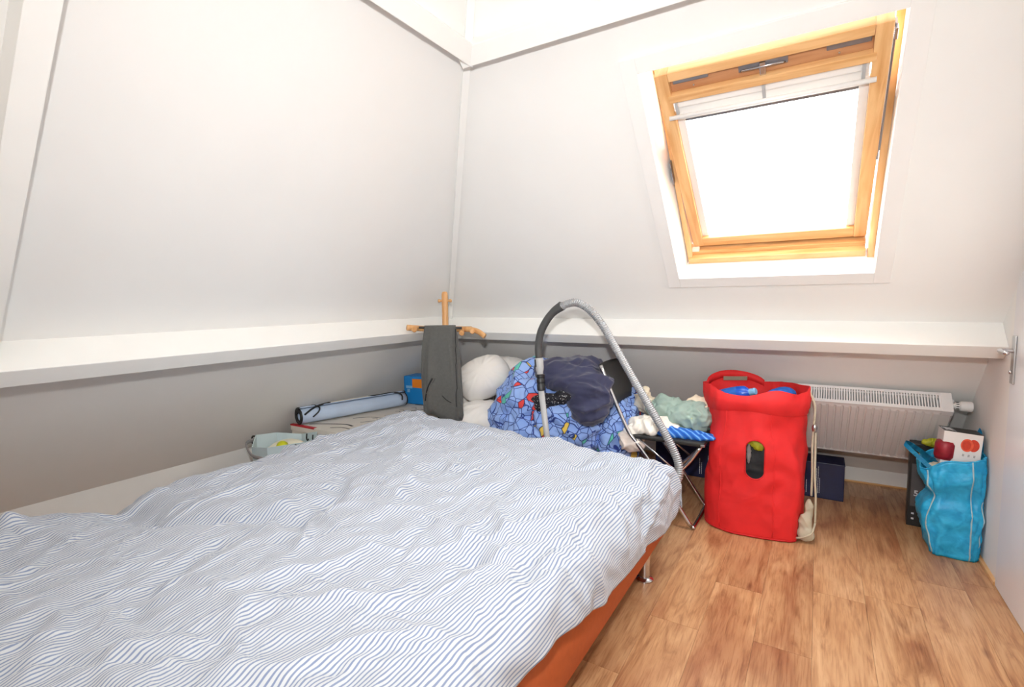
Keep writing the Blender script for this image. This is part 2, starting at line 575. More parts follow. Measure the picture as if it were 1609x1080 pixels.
def text_mesh(name, body, size, mat, parent, mtx, extrude=0.0004, align='CENTER'):
    c = bpy.data.curves.new('txt', 'FONT')
    c.body = body
    c.size = size
    c.extrude = extrude
    c.offset = size * 0.02
    c.align_x = align
    c.align_y = 'CENTER'
    t = bpy.data.objects.new('txt', c)
    COL.objects.link(t)
    me = evaluated(t)
    bpy.data.objects.remove(t)
    bpy.data.curves.remove(c)
    me.transform(mtx)
    me.name = name
    me.materials.clear()
    return put(name, me, mat, parent)


def frame3(o, ex, ey, ez):
    m = Matrix.Identity(4)
    for i, v in enumerate((ex, ey, ez, o)):
        for r in range(3):
            m[r][i] = v[r]
    return m


# ---------------------------------------------------------------- the attic shell
# both roof slopes; the room is closed by a right wall, a wall behind the camera and a flat ceiling
TF = math.tan(math.radians(46.0))
DF = 1.194 + TF * 3.139
TL = 1.149
DLr = 1.229 + TL * 2.447
XR, YB, ZC = 0.73, -1.3, 2.9
XB, YF = -3.21, 4.19
far_z = lambda y: DF - TF * y
far_y = lambda z: (DF - z) / TF
left_z = lambda x: DLr + TL * x
left_x = lambda z: (z - DLr) / TL
ZLB = left_z(XB)
ZFB = far_z(YF)
# frame lying on the far slope: x along the wall, u up the slope, w out of the slope into the room
nF = Vector((0, TF, 1)).normalized()
uF = Vector((0, -nF.z, nF.y))
D0 = DF / math.hypot(TF, 1)
MF = frame3(nF * D0, Vector((1, 0, 0)), uF, -nF)
# frame lying on the left slope: x along -Y, u up the slope, w into the room
nL = Vector((-TL, 0, 1)).normalized()
uL = Vector((nL.z, 0, -nL.x))
DL = DLr / math.hypot(TL, 1)
ML = frame3(nL * DL, Vector((0, -1, 0)), uL, -nL)
fu = lambda y, z: Vector((0, y, z)).dot(uF)
lu = lambda x, z: Vector((x, 0, z)).dot(uL)


def struct(o):
    o['kind'] = 'structure'
    return o


HX0, HX1, HU0, HU1 = -0.671, 0.218, -1.006, 0.125     # skylight opening on the far slope


def build_shell():
    # left slope
    pl = [(XB, YB, ZLB), (XB, far_y(ZLB), ZLB), (left_x(ZC), far_y(ZC), ZC), (left_x(ZC), YB, ZC)]
    struct(prism('wall_left', 'wall', None, pl, tuple(nL * 0.06)))
    # far slope around the skylight opening: four pieces of one slab
    bm = bmesh.new()
    uT = fu(far_y(ZC), ZC)
    uB = fu(YF, ZFB)
    uH = fu(far_y(ZLB), ZLB)
    k = (left_x(ZC) - XB) / (uT - uH)
    hx = lambda u: XB + k * (u - uH)
    e = 0.013
    X0, X1, U0, U1 = HX0 - e, HX1 + e, HU0 - e, HU1 + e
    polys = [[(XB, uB), (X0, uB), (X0, uT), (hx(uT), uT), (XB, uH)],
             [(X0, U1), (X1, U1), (X1, uT), (X0, uT)],
             [(X0, uB), (X1, uB), (X1, U0), (X0, U0)],
             [(X1, uB), (XR, uB), (XR, uT), (X1, uT)]]
    for p in polys:
        a = [bm.verts.new(MF @ Vector((x, u, 0))) for x, u in p]
        b = [bm.verts.new(MF @ Vector((x, u, -0.06))) for x, u in p]
        bm.faces.new(a)
        bm.faces.new(b[::-1])
        for i in range(len(p)):
            j = (i + 1) % len(p)
            bm.faces.new((a[i], a[j], b[j], b[i]))
    struct(from_bm('wall_far', bm, 'wall'))
    # right wall, back wall, ceiling
    pr = [(XR, YB, -0.02), (XR, YF, -0.02), (XR, YF, ZFB), (XR, far_y(ZC), ZC), (XR, YB, ZC)]
    struct(prism('wall_right', 'wall', None, pr, (0.08, 0, 0)))
    pb = [(XB, YB, -0.02), (XR, YB, -0.02), (XR, YB, ZC), (left_x(ZC), YB, ZC), (XB, YB, ZLB)]
    struct(prism('wall_back', 'wall', None, pb, (0, -0.08, 0)))
    pc = [(left_x(ZC) - 0.05, YB - 0.05, ZC), (XR + 0.05, YB - 0.05, ZC), (XR + 0.05, far_y(ZC) + 0.05, ZC), (left_x(ZC) - 0.05, far_y(ZC) + 0.05, ZC)]
    struct(prism('ceiling', 'ceil', None, pc, (0, 0, 0.06)))
    # low upright boards where the slopes end above the floor
    struct(prism('baseboard_left', 'trim', None, [(XB, YB, -0.02), (XB, YF, -0.02), (XB, YF, ZLB + 0.004), (XB, YB, ZLB + 0.004)], (-0.03, 0, 0)))
    struct(box('baseboard_far', 'trim', None, XB, XR, YF, YF + 0.03, -0.02, ZFB + 0.003, 0.0))
    struct(box('trim_1', 'pine', None, XB, XR, YF - 0.012, YF, 0.0, 0.012, 0.002))
    # boxed purlins at knee height (ledges) and above, square to each slope
    lx_end = left_x(1.17)
    bm = bmesh.new()
    bm_box(bm, lx_end, XR, -1.431, -1.348, -0.02, 0.15, 0.004)
    bmesh.ops.transform(bm, matrix=MF, verts=bm.verts)
    struct(from_bm('trim_2', bm, 'trim'))
    uLt = lu(left_x(1.183), 1.183)
    bm = bmesh.new()
    bm_box(bm, -far_y(1.17), -YB, uLt - 0.083, uLt, -0.02, 0.15, 0.004)
    bmesh.ops.transform(bm, matrix=ML, verts=bm.verts)
    struct(from_bm('trim_3', bm, 'trim'))
    bm = bmesh.new()
    bm_box(bm, left_x(2.44), XR, 0.361, 0.440, -0.02, 0.10, 0.003)
    bmesh.ops.transform(bm, matrix=MF, verts=bm.verts)
    struct(from_bm('trim_4', bm, 'trim'))
    zb = (MF @ Vector((0, 0.440, 0))).z
    ub = lu(left_x(zb), zb)
    bm = bmesh.new()
    bm_box(bm, -far_y(zb), -YB, ub - 0.079, ub, -0.02, 0.10, 0.003)
    bmesh.ops.transform(bm, matrix=ML, verts=bm.verts)
    struct(from_bm('trim_5', bm, 'trim'))
    # rafter on the left slope, between ledge and upper purlin and on
    bm = bmesh.new()
    bm_box(bm, -0.553, -0.482, uLt - 0.02, lu(left_x(ZC), ZC), -0.02, 0.09, 0.003)
    bmesh.ops.transform(bm, matrix=ML, verts=bm.verts)
    struct(from_bm('trim_6', bm, 'trim'))
    # batten in the hip where the two slopes meet, below and above the upper purlin
    def hip(z):
        return Vector((left_x(z), far_y(z), z))
    dirh = (hip(2.5) - hip(1.2)).normalized()
    side = Vector((0.75, 0.75, 0)).normalized()
    inn = side.cross(dirh).normalized()
    if inn.dot(Vector((1, -1, 0))) < 0:
        inn = -inn
    for nm, z0, z1 in (('trim_7', 1.18, 2.40), ('trim_8', 2.40, 2.9)):
        bm = bmesh.new()
        pts = []
        for z in (z0, z1):
            c = hip(z)
            for s, t in ((-0.017, -0.01), (0.017, -0.01), (0.017, 0.030), (-0.017, 0.030)):
                pts.append(bm.verts.new(c + side * s + inn * t))
        for i in range(4):
            j = (i + 1) % 4
            bm.faces.new((pts[i], pts[j], pts[4 + j], pts[4 + i]))
        bm.faces.new(pts[:4])
        bm.faces.new(pts[4:])
        struct(from_bm(nm, bm, 'trim'))
    # wooden strip at the foot of the right wall
    struct(box('baseboard_right', 'pineV', None, XR - 0.016, XR, 2.965, YF - 0.02, 0.0, 0.018, 0.003))


build_shell()


def build_floor():
    base = struct(box('floor', 'asphalt', None, XB - 0.02, XR + 0.02, YB - 0.02, YF + 0.03, -0.06, -0.0105, 0.0))
    W, L, gap = 0.192, 1.285, 0.0003
    x = -0.418 - 0.135 - W * 14 + 0.0
    ends = {}
    i = 0
    rnd = random.Random(5)
    while x < XR:
        x0, x1 = max(x, XB), min(x + W, XR)
        if x1 - x0 > 0.01:
            # joints seen in the photograph at about 2.38 and 2.515
            if abs(x + W / 2 + 0.36) < W / 2:
                j = 2.38
            elif abs(x + W / 2 - 0.09) < W / 2:
                j = 2.515
            else:
                j = rnd.uniform(0, L)
            y = YB - L + ((j - YB) % L)
            while y < YF:
                y0, y1 = max(y, YB), min(y + L, YF)
                if y1 - y0 > 0.02:
                    cx, cy = (x0 + x1) / 2, (y0 + y1) / 2
                    bm = bmesh.new()
                    bm_box(bm, x0 - cx + gap, x1 - cx - gap, y0 - cy + gap, y1 - cy - gap, -0.010, 0.0, 0.0)
                    top = [e for e in bm.edges if all(v.co.z > -0.001 for v in e.verts)]
                    bmesh.ops.bevel(bm, geom=top, offset=0.0004, segments=1, affect='EDGES')
                    p = from_bm('plank', bm, 'floor', base)
                    p.location = (cx, cy, 0)
                y += L
        x += W
        i += 1


build_floor()


# ---------------------------------------------------------------- the skylight
def build_skylight():
    root = empty('window_1')
    struct(root)
    def fb(name, mat, x0, x1, u0, u1, w0, w1, bevel=0.002, parent=root, mtx=MF):
        bm = bmesh.new()
        bm_box(bm, x0, x1, u0, u1, w0, w1, bevel)
        bmesh.ops.transform(bm, matrix=mtx, verts=bm.verts)
        return from_bm(name, bm, mat, parent)
    # painted architrave boards
    a = 0.066
    fb('architrave', 'arch', HX0 - a, HX0, HU0 - a, HU1 + a, -0.01, 0.014)
    fb('architrave', 'arch', HX1, HX1 + a, HU0 - a, HU1 + a, -0.01, 0.014)
    fb('architrave', 'arch', HX0, HX1, HU1, HU1 + a, -0.01, 0.014)
    fb('architrave', 'arch', HX0, HX1, HU0 - a, HU0, -0.01, 0.014)
    # white reveal boards
    d = 0.17
    c0, c1 = HU0 - 0.010, HU1 + 0.010
    prism('reveal', 'arch', root, [MF @ Vector(p) for p in ((HX0 - 0.012, c0, -0.004), (HX0, c0, -0.004), (HX0 + 0.034, c0, -d), (HX0 - 0.012, c0, -d))], tuple(uF * (c1 - c0)))
    fb('reveal', 'arch', HX1, HX1 + 0.015, HU0 - 0.015, HU1 + 0.015, -d, -0.005, 0)
    fb('reveal', 'arch', HX0, HX1, HU1, HU1 + 0.015, -d, -0.005, 0)
    fb('reveal', 'arch', HX0, HX1, HU0 - 0.015, HU0, -d, -0.005, 0)
    # fixed pine frame set back in the reveal
    fr = empty('window_frame')
    fr.parent = root
    f0, f1 = -0.22, -0.11
    fb('frame_side', 'pineV', HX0 + 0.030, HX0 + 0.054, HU0, HU1, f0 - 0.08, f1 - 0.01, 0.002, fr)
    fb('frame_side', 'pineV', HX1 - 0.026, HX1, HU0, HU1, f0 - 0.08, f1 + 0.01, 0.002, fr)
    fb('frame_bottom', 'pine', HX0 + 0.034, HX1 - 0.034, HU0, HU0 + 0.034, f0, f1, 0.002, fr)
    fb('frame_bottom_rebate', 'pine', HX0 + 0.034, HX1 - 0.034, HU0 + 0.034, HU0 + 0.056, f0, f1 - 0.04, 0.002, fr)
    fb('frame_top', 'pine', HX0 + 0.034, HX1 - 0.034, HU1 - 0.03, HU1, f0, -0.15, 0.002, fr)
    # pivoting sash, tipped about ten degrees: top into the room, foot pushed out
    cu, cw, ln = -0.415, -0.115, 1.045
    ang = math.radians(9.8)
    T = MF @ Matrix.Translation((0, cu, cw)) @ Matrix.Rotation(ang, 4, 'X')
    sx0, sx1 = -0.612, 0.184
    h = ln / 2
    sash = empty('sash')
    sash.parent = root
    sb = lambda nm, mat, x0, x1, u0, u1, w0, w1, bv=0.003, pr=sash: fb(nm, mat, x0, x1, u0, u1, w0, w1, bv, pr, T)
    # rotation tips +u side towards +w
    st = 0.052
    sb('sash_stile', 'pineV', sx0, sx0 + st, -h, h, -0.03, 0.032)
    sb('sash_stile', 'pineV', sx1 - st, sx1, -h, h, -0.03, 0.032)
    sb('sash_bottom_rail', 'pine', sx0 + st, sx1 - st, -h, -h + 0.062, -0.03, 0.030)
    sb('sash_top_rail', 'pine', sx0 + st, sx1 - st, h - 0.038, h, -0.03, 0.030)
    sb('vent_recess', 'pinedark', sx0 + st, sx1 - st, h - 0.098, h - 0.038, -0.03, 0.008)
    sb('vent_rail', 'pine', sx0 + st - 0.012, sx1 - st + 0.012, h - 0.132, h - 0.098, -0.03, 0.036)
    sb('vent_slot', 'greymetal', sx0 + st + 0.012, sx0 + st + 0.15, h - 0.062, h - 0.044, 0.006, 0.014)
    sb('vent_slot', 'greymetal', sx1 - st - 0.14, sx1 - st - 0.006, h - 0.066, h - 0.042, 0.006, 0.014)
    # screw heads
    for xx in (sx0 + st + 0.09, sx1 - st - 0.10):
        bm = bmesh.new()
        bm_lathe(bm, [(0.0035, 0), (0.0035, 0.003), (0, 0.004)], 10, T @ Matrix.Translation((xx, h - 0.085, 0.008)))
        from_bm('screw', bm, 'steel', sash, True)
    # latch in the middle of the recess
    mx = (sx0 + sx1) / 2
    lt = sb('latch_plate', 'greymetal', mx - 0.085, mx + 0.085, h - 0.074, h - 0.040, 0.006, 0.016)
    lb = tube('latch_bar', 'chrome', sash, [T @ Vector(p) for p in ((mx - 0.075, h - 0.068, 0.016), (mx - 0.07, h - 0.062, 0.024), (mx + 0.066, h - 0.062, 0.024), (mx + 0.075, h - 0.068, 0.016))], 0.004, 8)
    sb('latch_tongue', 'chrome', mx - 0.011, mx + 0.011, h - 0.098, h - 0.046, 0.014, 0.026)
    # roller blind in the top of the pane with its cassette, pull bar and side rails
    bl = empty('roller_blind')
    bl.parent = root
    bb = lambda nm, mat, x0, x1, u0, u1, w0, w1, bv=0.002: fb(nm, mat, x0, x1, u0, u1, w0, w1, bv, bl, T)
    gx0, gx1 = sx0 + st, sx1 - st
    bb('blind_cassette', 'white_pl', gx0 + 0.004, gx1 - 0.004, h - 0.170, h - 0.135, -0.006, 0.020, 0.006)
    for xx in (gx0 + 0.012, mx, gx1 - 0.022):
        bb('bar_bracket', 'grey_pl', xx - 0.006, xx + 0.006, h - 0.196, h - 0.134, 0.018, 0.034)
    tube('pull_bar', 'white_pl', bl, [T @ Vector((gx0 - 0.022, h - 0.196, 0.044)), T @ Vector((gx1 + 0.018, h - 0.196, 0.044))], 0.0095, 12)
    bb('blind_bottom_rail', 'white_pl', gx0 + 0.004, gx1 - 0.004, h - 0.236, h - 0.170, -0.004, 0.010, 0.004)
    bb('blind_hem', 'greymetal', gx0 + 0.032, gx1 - 0.032, h - 0.250, h - 0.238, -0.004, 0.006, 0.002)
    bb('blind_side_rail', 'white_pl', gx0, gx0 + 0.032, -h + 0.062, h - 0.20, -0.006, 0.012)
    bb('blind_side_rail', 'white_pl', gx1 - 0.032, gx1, -h + 0.062, h - 0.20, -0.006, 0.012)
    fb('gasket_shade_strip', 'dark_pl', sx0 + 0.02, sx1 - 0.004, -h - 0.020, -h, -0.045, 0.0, 0.003, sash, T)  # dark strip stands for the gasket and the shaded gap under the sash
    # glass
    fb('pane', 'glass', sx0 + 0.02, sx1 - 0.02, -h + 0.02, h - 0.05, -0.016, -0.012, 0, sash, T)
    # pivot hinges on both sides and the dark stay strip on the right
    for s, xx in ((-1, HX0 + 0.034), (1, HX1 - 0.034)):
        bm = bmesh.new()
        bm_box(bm, xx - 0.004 if s < 0 else xx - 0.003, xx + 0.003 if s < 0 else xx + 0.004, cu - 0.06, cu + 0.06, -0.15, -0.09, 0.001)
        bmesh.ops.transform(bm, matrix=MF, verts=bm.verts)
        from_bm('hinge', bm, 'greymetal', fr)
    fb('stay_strip', 'greymetal', sx1 + 0.003, sx1 + 0.009, -h + 0.5, h - 0.02, -0.02, 0.018, 0.001, sash, T)
    fb('stay_catch', 'chrome', sx1 + 0.002, sx1 + 0.013, h - 0.07, h - 0.03, 0.0, 0.03, 0.002, sash, T)
    fb('corner_bracket', 'white_pl', HX0 + 0.034, HX0 + 0.09, HU0 + 0.056, HU0 + 0.075, -0.17, -0.145, 0.003, fr)
    return root


build_skylight()


# ---------------------------------------------------------------- door in the right wall
def build_door():
    root = empty('door_1')
    struct(root)
    y0, y1 = 2.06, 2.955
    zt = 2.02
    pts = [(XR - 0.012, y0, 0.008), (XR - 0.012, y1, 0.008), (XR - 0.012, y1, far_z(y1) - 0.05), (XR - 0.012, far_y(zt) - 0.06, zt), (XR - 0.012, y0, zt)]
    prism('door_leaf', 'door', root, pts, (0.011, 0, 0))
    h = empty('door_handle')
    h.parent = root
    box('handle_plate', 'steel', h, XR - 0.020, XR - 0.012, 2.895, 2.935, 0.925, 1.13, 0.003)
    zc = 1.066
    tube('handle_lever', 'chrome', h, catmull([(XR - 0.016, 2.915, zc), (XR - 0.05, 2.915, zc), (XR - 0.062, 2.905, zc), (XR - 0.066, 2.88, zc), (XR - 0.066, 2.80, zc)], 6), 0.0095, 12)
    bm = bmesh.new()
    bm_lathe(bm, [(0.009, 0), (0.009, 0.006), (0.007, 0.008), (0, 0.008)], 14, Matrix.Translation((XR - 0.02, 2.915, 0.975)) @ Matrix.Rotation(-math.pi / 2, 4, 'Y'))
    from_bm('keyhole_cover', bm, 'chrome', h, True)


build_door()


# ---------------------------------------------------------------- radiator on the far slope
def build_radiator():
    root = empty('radiator')
    tag(root, 'white ribbed panel radiator under the far ledge, leaning with the sloped wall', 'radiator')
    x0, x1, uT, uB = -0.42, 0.623, -1.87, -2.40
    wb, wf = 0.03, 0.150
    def fb(name, mat, a, b, c, d, e, f, bv=0.002, parent=root):
        bm = bmesh.new()
        bm_box(bm, a, b, c, d, e, f, bv)
        bmesh.ops.transform(bm, matrix=MF, verts=bm.verts)
        return from_bm(name, bm, mat, parent)
    # front panel: pressed vertical channels
    def panel(name, w, thick, inv=1):
        pitch = 0.0365
        n = int((x1 - x0 - 0.03) / pitch)
        prof = [(x0, w - 0.012)]
        xs = x0 + 0.018
        for i in range(n):
            a = xs + i * pitch
            prof += [(a, w), (a + pitch * 0.60, w), (a + pitch * 0.68, w - 0.007), (a + pitch * 0.90, w - 0.007)]
        prof += [(x1 - 0.008, w), (x1, w - 0.012)]
        us = [uT - 0.004, uT - 0.022, uT - 0.034, uB + 0.034, uB + 0.020, uB + 0.004]
        P = np.zeros((len(us), len(prof), 3))
        for i, u in enumerate(us):
            flat = i in (0, 1, 4, 5)
            for j, (px, pw) in enumerate(prof):
                ww = pw
                if flat:
                    ww = w - (0.003 if i in (1, 4) else 0.006)
                P[i, j] = (MF @ Vector((px, u, ww)))[:]
        me = grid_mesh(name, P)
        o = put(name, me, 'rad', root)
        sd = o.modifiers.new('t', 'SOLIDIFY')
        sd.thickness = thick
        sd.offset = 0
        return o
    panel('front_panel', wf, 0.004)
    fb('back_panel', 'rad', x0 + 0.01, x1 - 0.01, uB + 0.02, uT - 0.03, wb, wb + 0.014)
    fb('lower_lip', 'rad', x0, x1, uB, uB + 0.014, wf - 0.016, wf + 0.001, 0.003)
    bm = bmesh.new()
    for i in range(27):
        a = x0 + 0.018 + i * 0.0365
        bm_box(bm, a + 0.002, a + 0.022, uB + 0.016, uB + 0.027, wf - 0.004, wf + 0.0015, 0.001)
    bmesh.ops.transform(bm, matrix=MF, verts=bm.verts)
    from_bm('pressed_channel_ends', bm, 'rad', root)
    # convector fins seen through the top
    bm = bmesh.new()
    n = 46
    for i in range(n):
        xx = x0 + 0.03 + (x1 - x0 - 0.06) * i / (n - 1)
        bm_box(bm, xx - 0.001, xx + 0.001, uB + 0.05, uT - 0.03, wb + 0.03, wf - 0.025)
    bmesh.ops.transform(bm, matrix=MF, verts=bm.verts)
    from_bm('convector_fins', bm, 'rad', root)
    # top grille: two rails and a row of slats
    g = empty('top_grille')
    g.parent = root
    fb('grille_rail', 'rad', x0, x1, uT - 0.012, uT, wf - 0.022, wf, 0.002, g)
    fb('grille_rail', 'rad', x0, x1, uT - 0.012, uT, wb, wb + 0.018, 0.002, g)
    bm = bmesh.new()
    n = 76
    for i in range(n):
        xx = x0 + 0.05 + (x1 - x0 - 0.10) * i / (n - 1)
        bm_box(bm, xx - 0.0033, xx + 0.0033, uT - 0.006, uT - 0.001, wb + 0.016, wf - 0.02)
    bmesh.ops.transform(bm, matrix=MF, verts=bm.verts)
    from_bm('grille_slats', bm, 'rad', g)
    fb('end_cap', 'rad', x1 - 0.048, x1 + 0.003, uT - 0.04, uT + 0.002, wb - 0.002, wf + 0.002, 0.006)
    fb('end_cap', 'rad', x0 - 0.003, x0 + 0.048, uT - 0.04, uT + 0.002, wb - 0.002, wf + 0.002, 0.006)
    fb('end_panel', 'rad', x1 - 0.006, x1 + 0.001, uB + 0.01, uT - 0.03, wb, wf - 0.012, 0.001)
    fb('end_panel', 'rad', x0 - 0.001, x0 + 0.006, uB + 0.01, uT - 0.03, wb, wf - 0.012, 0.001)
    # thermostat valve
    c = MF @ Vector((x1, uT - 0.035, 0.085))
    R = Matrix.Translation(c) @ Matrix.Rotation(math.pi / 2, 4, 'Y')
    v = lathe('thermostat_valve', 'white_pl', root, [(0.014, 0.0), (0.014, 0.014), (0.020, 0.016), (0.020, 0.034), (0.027, 0.037), (0.028, 0.080), (0.025, 0.087), (0, 0.088)], 24, R)
    bm = bmesh.new()
    for k in range(10):
        a = 2 * math.pi * k / 10
        bm_box(bm, -0.002, 0.002, 0.019, 0.0215, 0.019, 0.031, 0, R @ Matrix.Rotation(a, 4, 'Z'))
    from_bm('valve_slots', bm, 'black_pl', v)
    tube('valve_pipe', 'rad', root, catmull([MF @ Vector((x1 + 0.024, uT - 0.045, 0.085)), MF @ Vector((x1 + 0.024, uT - 0.075, 0.07)), MF @ Vector((x1 + 0.024, uT - 0.10, 0.03)), MF @ Vector((x1 + 0.024, uT - 0.105, 0.0))], 5), 0.009, 10)
    for xx in (x0 + 0.15, x1 - 0.15):
        fb('wall_bracket', 'rad', xx - 0.015, xx + 0.015, uB + 0.06, uT - 0.06, 0.0, wb + 0.002, 0.001)


build_radiator()


# ---------------------------------------------------------------- bed and duvet
BX0, BX1, BY0, BY1 = -2.20, -0.60, 0.42, 2.42


def rounded_rect(x0, x1, y0, y1, r, n=8):
    pts = []
    for cx, cy, a0 in ((x1 - r, y1 - r, 0), (x0 + r, y1 - r, 90), (x0 + r, y0 + r, 180), (x1 - r, y0 + r, 270)):
        for i in range(n + 1):
            a = math.radians(a0 + 90 * i / n)
            pts.append((cx + r * math.cos(a), cy + r * math.sin(a)))
    return pts


def slab(name, mat, parent, outline, z0, z1, ch=0.01):
    bm = bmesh.new()
    cx = sum(p[0] for p in outline) / len(outline)
    cy = sum(p[1] for p in outline) / len(outline)
    rings = []
    for z, s in ((z0, ch), (z0 + ch, 0), (z1 - ch, 0), (z1, ch)):
        ring = []
        for x, y in outline:
            d = Vector((x - cx, y - cy))
            q = d * (1 - s / max(d.length, 1e-4))
            ring.append(bm.verts.new((cx + q.x, cy + q.y, z)))
        rings.append(ring)
    n = len(outline)
    for a, b in zip(rings[:-1], rings[1:]):
        for i in range(n):
            bm.faces.new((a[i], a[(i + 1) % n], b[(i + 1) % n], b[i]))
    bm.faces.new(rings[0][::-1])
    bm.faces.new(rings[-1])
    o = from_bm(name, bm, mat, parent, True)
    o.data.set_sharp_from_angle(angle=math.radians(35))
    return o


def build_bed():
    root = empty('bed')
    tag(root, 'double bed with rust-orange upholstered base and chrome legs', 'bed')
    ol = rounded_rect(BX0, BX1, BY0, BY1, 0.055)
    slab('bed_base', 'bedorange', root, ol, 0.165, 0.365, 0.006)
    pp = [Vector((x + (0.003 if x > -1.4 else -0.003), y + (0.003 if y > 1.4 else -0.003), 0)) for x, y in rounded_rect(BX0, BX1, BY0, BY1, 0.055)]
    # upright piping on the rounded foot corner
    k = [p for p in pp if p.x > -0.75 and p.y > 2.3][5]
    tube('piping', 'piping', root, [(k.x, k.y, 0.170), (k.x + 0.002, k.y + 0.002, 0.26), (k.x, k.y, 0.362)], 0.004, 8)
    slab('mattress', 'mattress', root, rounded_rect(BX0 + 0.02, BX1 - 0.02, BY0 + 0.02, BY1 - 0.02, 0.07), 0.367, 0.50, 0.025)
    for x, y in ((-0.650, 2.235), (-2.15, 2.235), (-0.650, 0.60), (-2.15, 0.60)):
        lg = lathe('leg', 'chrome', root, [(0.024, 0.012), (0.024, 0.166)], 24, Matrix.Translation((x, y, 0)))
        lathe('foot_flange', 'chrome', lg, [(0.040, 0.0), (0.040, 0.007), (0.036, 0.011), (0.026, 0.016), (0.0245, 0.020)], 28, Matrix.Translation((x, y, 0)))


build_bed()


def build_duvet():
    # cloth coordinates: s across the bed (towards the visible long side), t towards the foot
    nx, ny = 330, 350
    XA, XE = -2.33, -0.615          # left limit on top, right edge of the bed under the cloth
    dropx, dropy = 0.30, 0.25
    s = np.linspace(XA - 0.16, XE + dropx, nx)
    t = np.linspace(0.18, 2.40 + dropy, ny)
    KK, Tt = np.meshgrid((s - s[0]) / (s[-1] - s[0]), t, indexing='ij')
    hem = np.interp(Tt, [0.2, 1.0, 1.4, 1.9, 2.4, 2.7], [0.08, 0.125, 0.19, 0.24, 0.28, 0.13]) + 0.012 * np.sin(Tt * 8.5 + 0.9)
    S = s[0] + KK * (XE + hem - s[0])

    def roll(v, edge, r):
        """arc-length v -> (horizontal position, drop) over a rounded edge at 'edge'"""
        a = np.clip((v - (edge - r * 0.6)) / r, 0, math.pi / 2)
        hor = np.where(v < edge - r * 0.6, v, edge - r * 0.6 + r * np.sin(a))
        drp = r * (1 - np.cos(a)) + np.clip(v - (edge - r * 0.6) - r * math.pi / 2, 0, None)
        return hor, drp

    Xh, dx = roll(S, XE, 0.13)
    Yh, dy = roll(Tt, 2.40, 0.11)
    # left side slumps gently towards the wall side of the mattress
    ml = np.clip((XA + 0.12 - S) / 0.28, 0, 1)
    dl = 0.30 * ml ** 1.6
    drop = (dx ** 3 + dy ** 3 + dl ** 3) ** (1 / 3)
    # hem line of the long side is not level: shorter near the head, longer at the foot corner
    flat = np.exp(-(drop / 0.10) ** 2)
    g = lambda x, y, sx, sy: np.exp(-((S - x) / sx) ** 2 - ((Tt - y) / sy) ** 2)
    z = 0.562 + 0.045 * g(-2.0, 2.15, 0.5, 0.45) + 0.02 * g(-1.4, 1.5, 0.5, 0.5) - 0.035 * g(-0.75, 2.2, 0.45, 0.6) + 0.03 * g(-2.3, 0.55, 0.25, 0.22)
    z += 0.02 * g(-1.2, 0.6, 0.5, 0.35) + 0.02 * g(-2.0, 1.2, 0.4, 0.35)
    # the valley by the pillow end
    c = np.abs((Tt - 0.84) - 0.35 * (S + 1.95) + 0.05 * np.sin(S * 9))
    z -= 0.050 * np.exp(-(c / 0.07) ** 2) * np.clip((-1.25 - S) / 0.5, 0, 1)
    # broad puffs
    z += 0.012 * np.sin(S * 8.3 + 1.5 * np.sin(Tt * 3.1)) * np.sin(Tt * 6.7 + 1.2 * np.sin(S * 4.0)) * flat
    # creases: short soft ridges in every direction, many running across the stripes
    H = np.zeros_like(S)
    WX = np.zeros_like(S)
    r = np.random.default_rng(4)
    for k in range(420):
        cx, cy = r.uniform(XA - 0.1, XE + 0.2), r.uniform(0.2, 2.5)
        a = r.normal(math.radians(60), 0.75) if r.random() < 0.6 else r.uniform(0, math.pi)
        L = r.uniform(0.06, 0.26)
        w = r.uniform(0.010, 0.032)
        amp = r.uniform(0.35, 1.0) * w * 0.60 * (1 if r.random() < 0.62 else -1)
        u = (S - cx) * math.cos(a) + (Tt - cy) * math.sin(a)
        v = -(S - cx) * math.sin(a) + (Tt - cy) * math.cos(a)
        v = v + r.uniform(-1.6, 1.6) * u * u + r.uniform(-0.02, 0.02) * np.sin(u * 20)
        e = np.exp(-(u / L) ** 4)
        sharp = np.where(v > 0, 0.7, 1.5)
        rd = np.exp(-(v * sharp / w) ** 2)
        H += amp * e * rd
        WX += amp * 1.1 * e * (v / w) * np.exp(-(v / (1.6 * w)) ** 2) * math.sin(a)
    # fan of creases from the middle of the bed, as if the filling had been pulled
    for k in range(13):
        a = math.radians(52 + k * 7)
        cx, cy = -1.42 + 0.05 * k, 1.85 - 0.045 * k
        u = (S - cx) * math.cos(a) + (Tt - cy) * math.sin(a)
        v = -(S - cx) * math.sin(a) + (Tt - cy) * math.cos(a)
        H += 0.0065 * np.exp(-((u - 0.02) / 0.13) ** 4) * np.exp(-(v / 0.015) ** 2)
    # side folds on the hanging part
    hang = np.clip(dx / 0.12, 0, 1)
    fold = 0.006 * np.sin(Tt * 12 + 2.0 * np.sin(Tt * 3.3)) + 0.002 * np.sin(Tt * 31 + 1.1)
    Z = z - drop + H * (0.35 + 0.65 * flat)
    X = Xh + hang * (fold + 0.012) + np.where(hang > 0.2, H * 0.4, 0) + WX * 0.6
    hy = np.clip(dy / 0.12, 0, 1)
    Y = Yh + hy * (0.014 * np.sin(S * 21 + 1.7 * np.sin(S * 6)) + 0.010)
    # fine crumple
    fine = np.zeros_like(S)
    for i in range(nx):
        for j in range(ny):
            q = Vector((S[i, j] * 9.0, Tt[i, j] * 6.5, 0.0))
            n1 = mnoise.noise(q)
            n2 = mnoise.noise(Vector((S[i, j] * 27.0 + n1 * 1.6, Tt[i, j] * 17.0 + n1, 3.3)))
            fine[i, j] = 0.0085 * (0.5 - abs(n1) * 1.8) + 0.0042 * (0.5 - abs(n2) * 1.9)
    Z = Z + fine * (0.4 + 0.6 * flat)
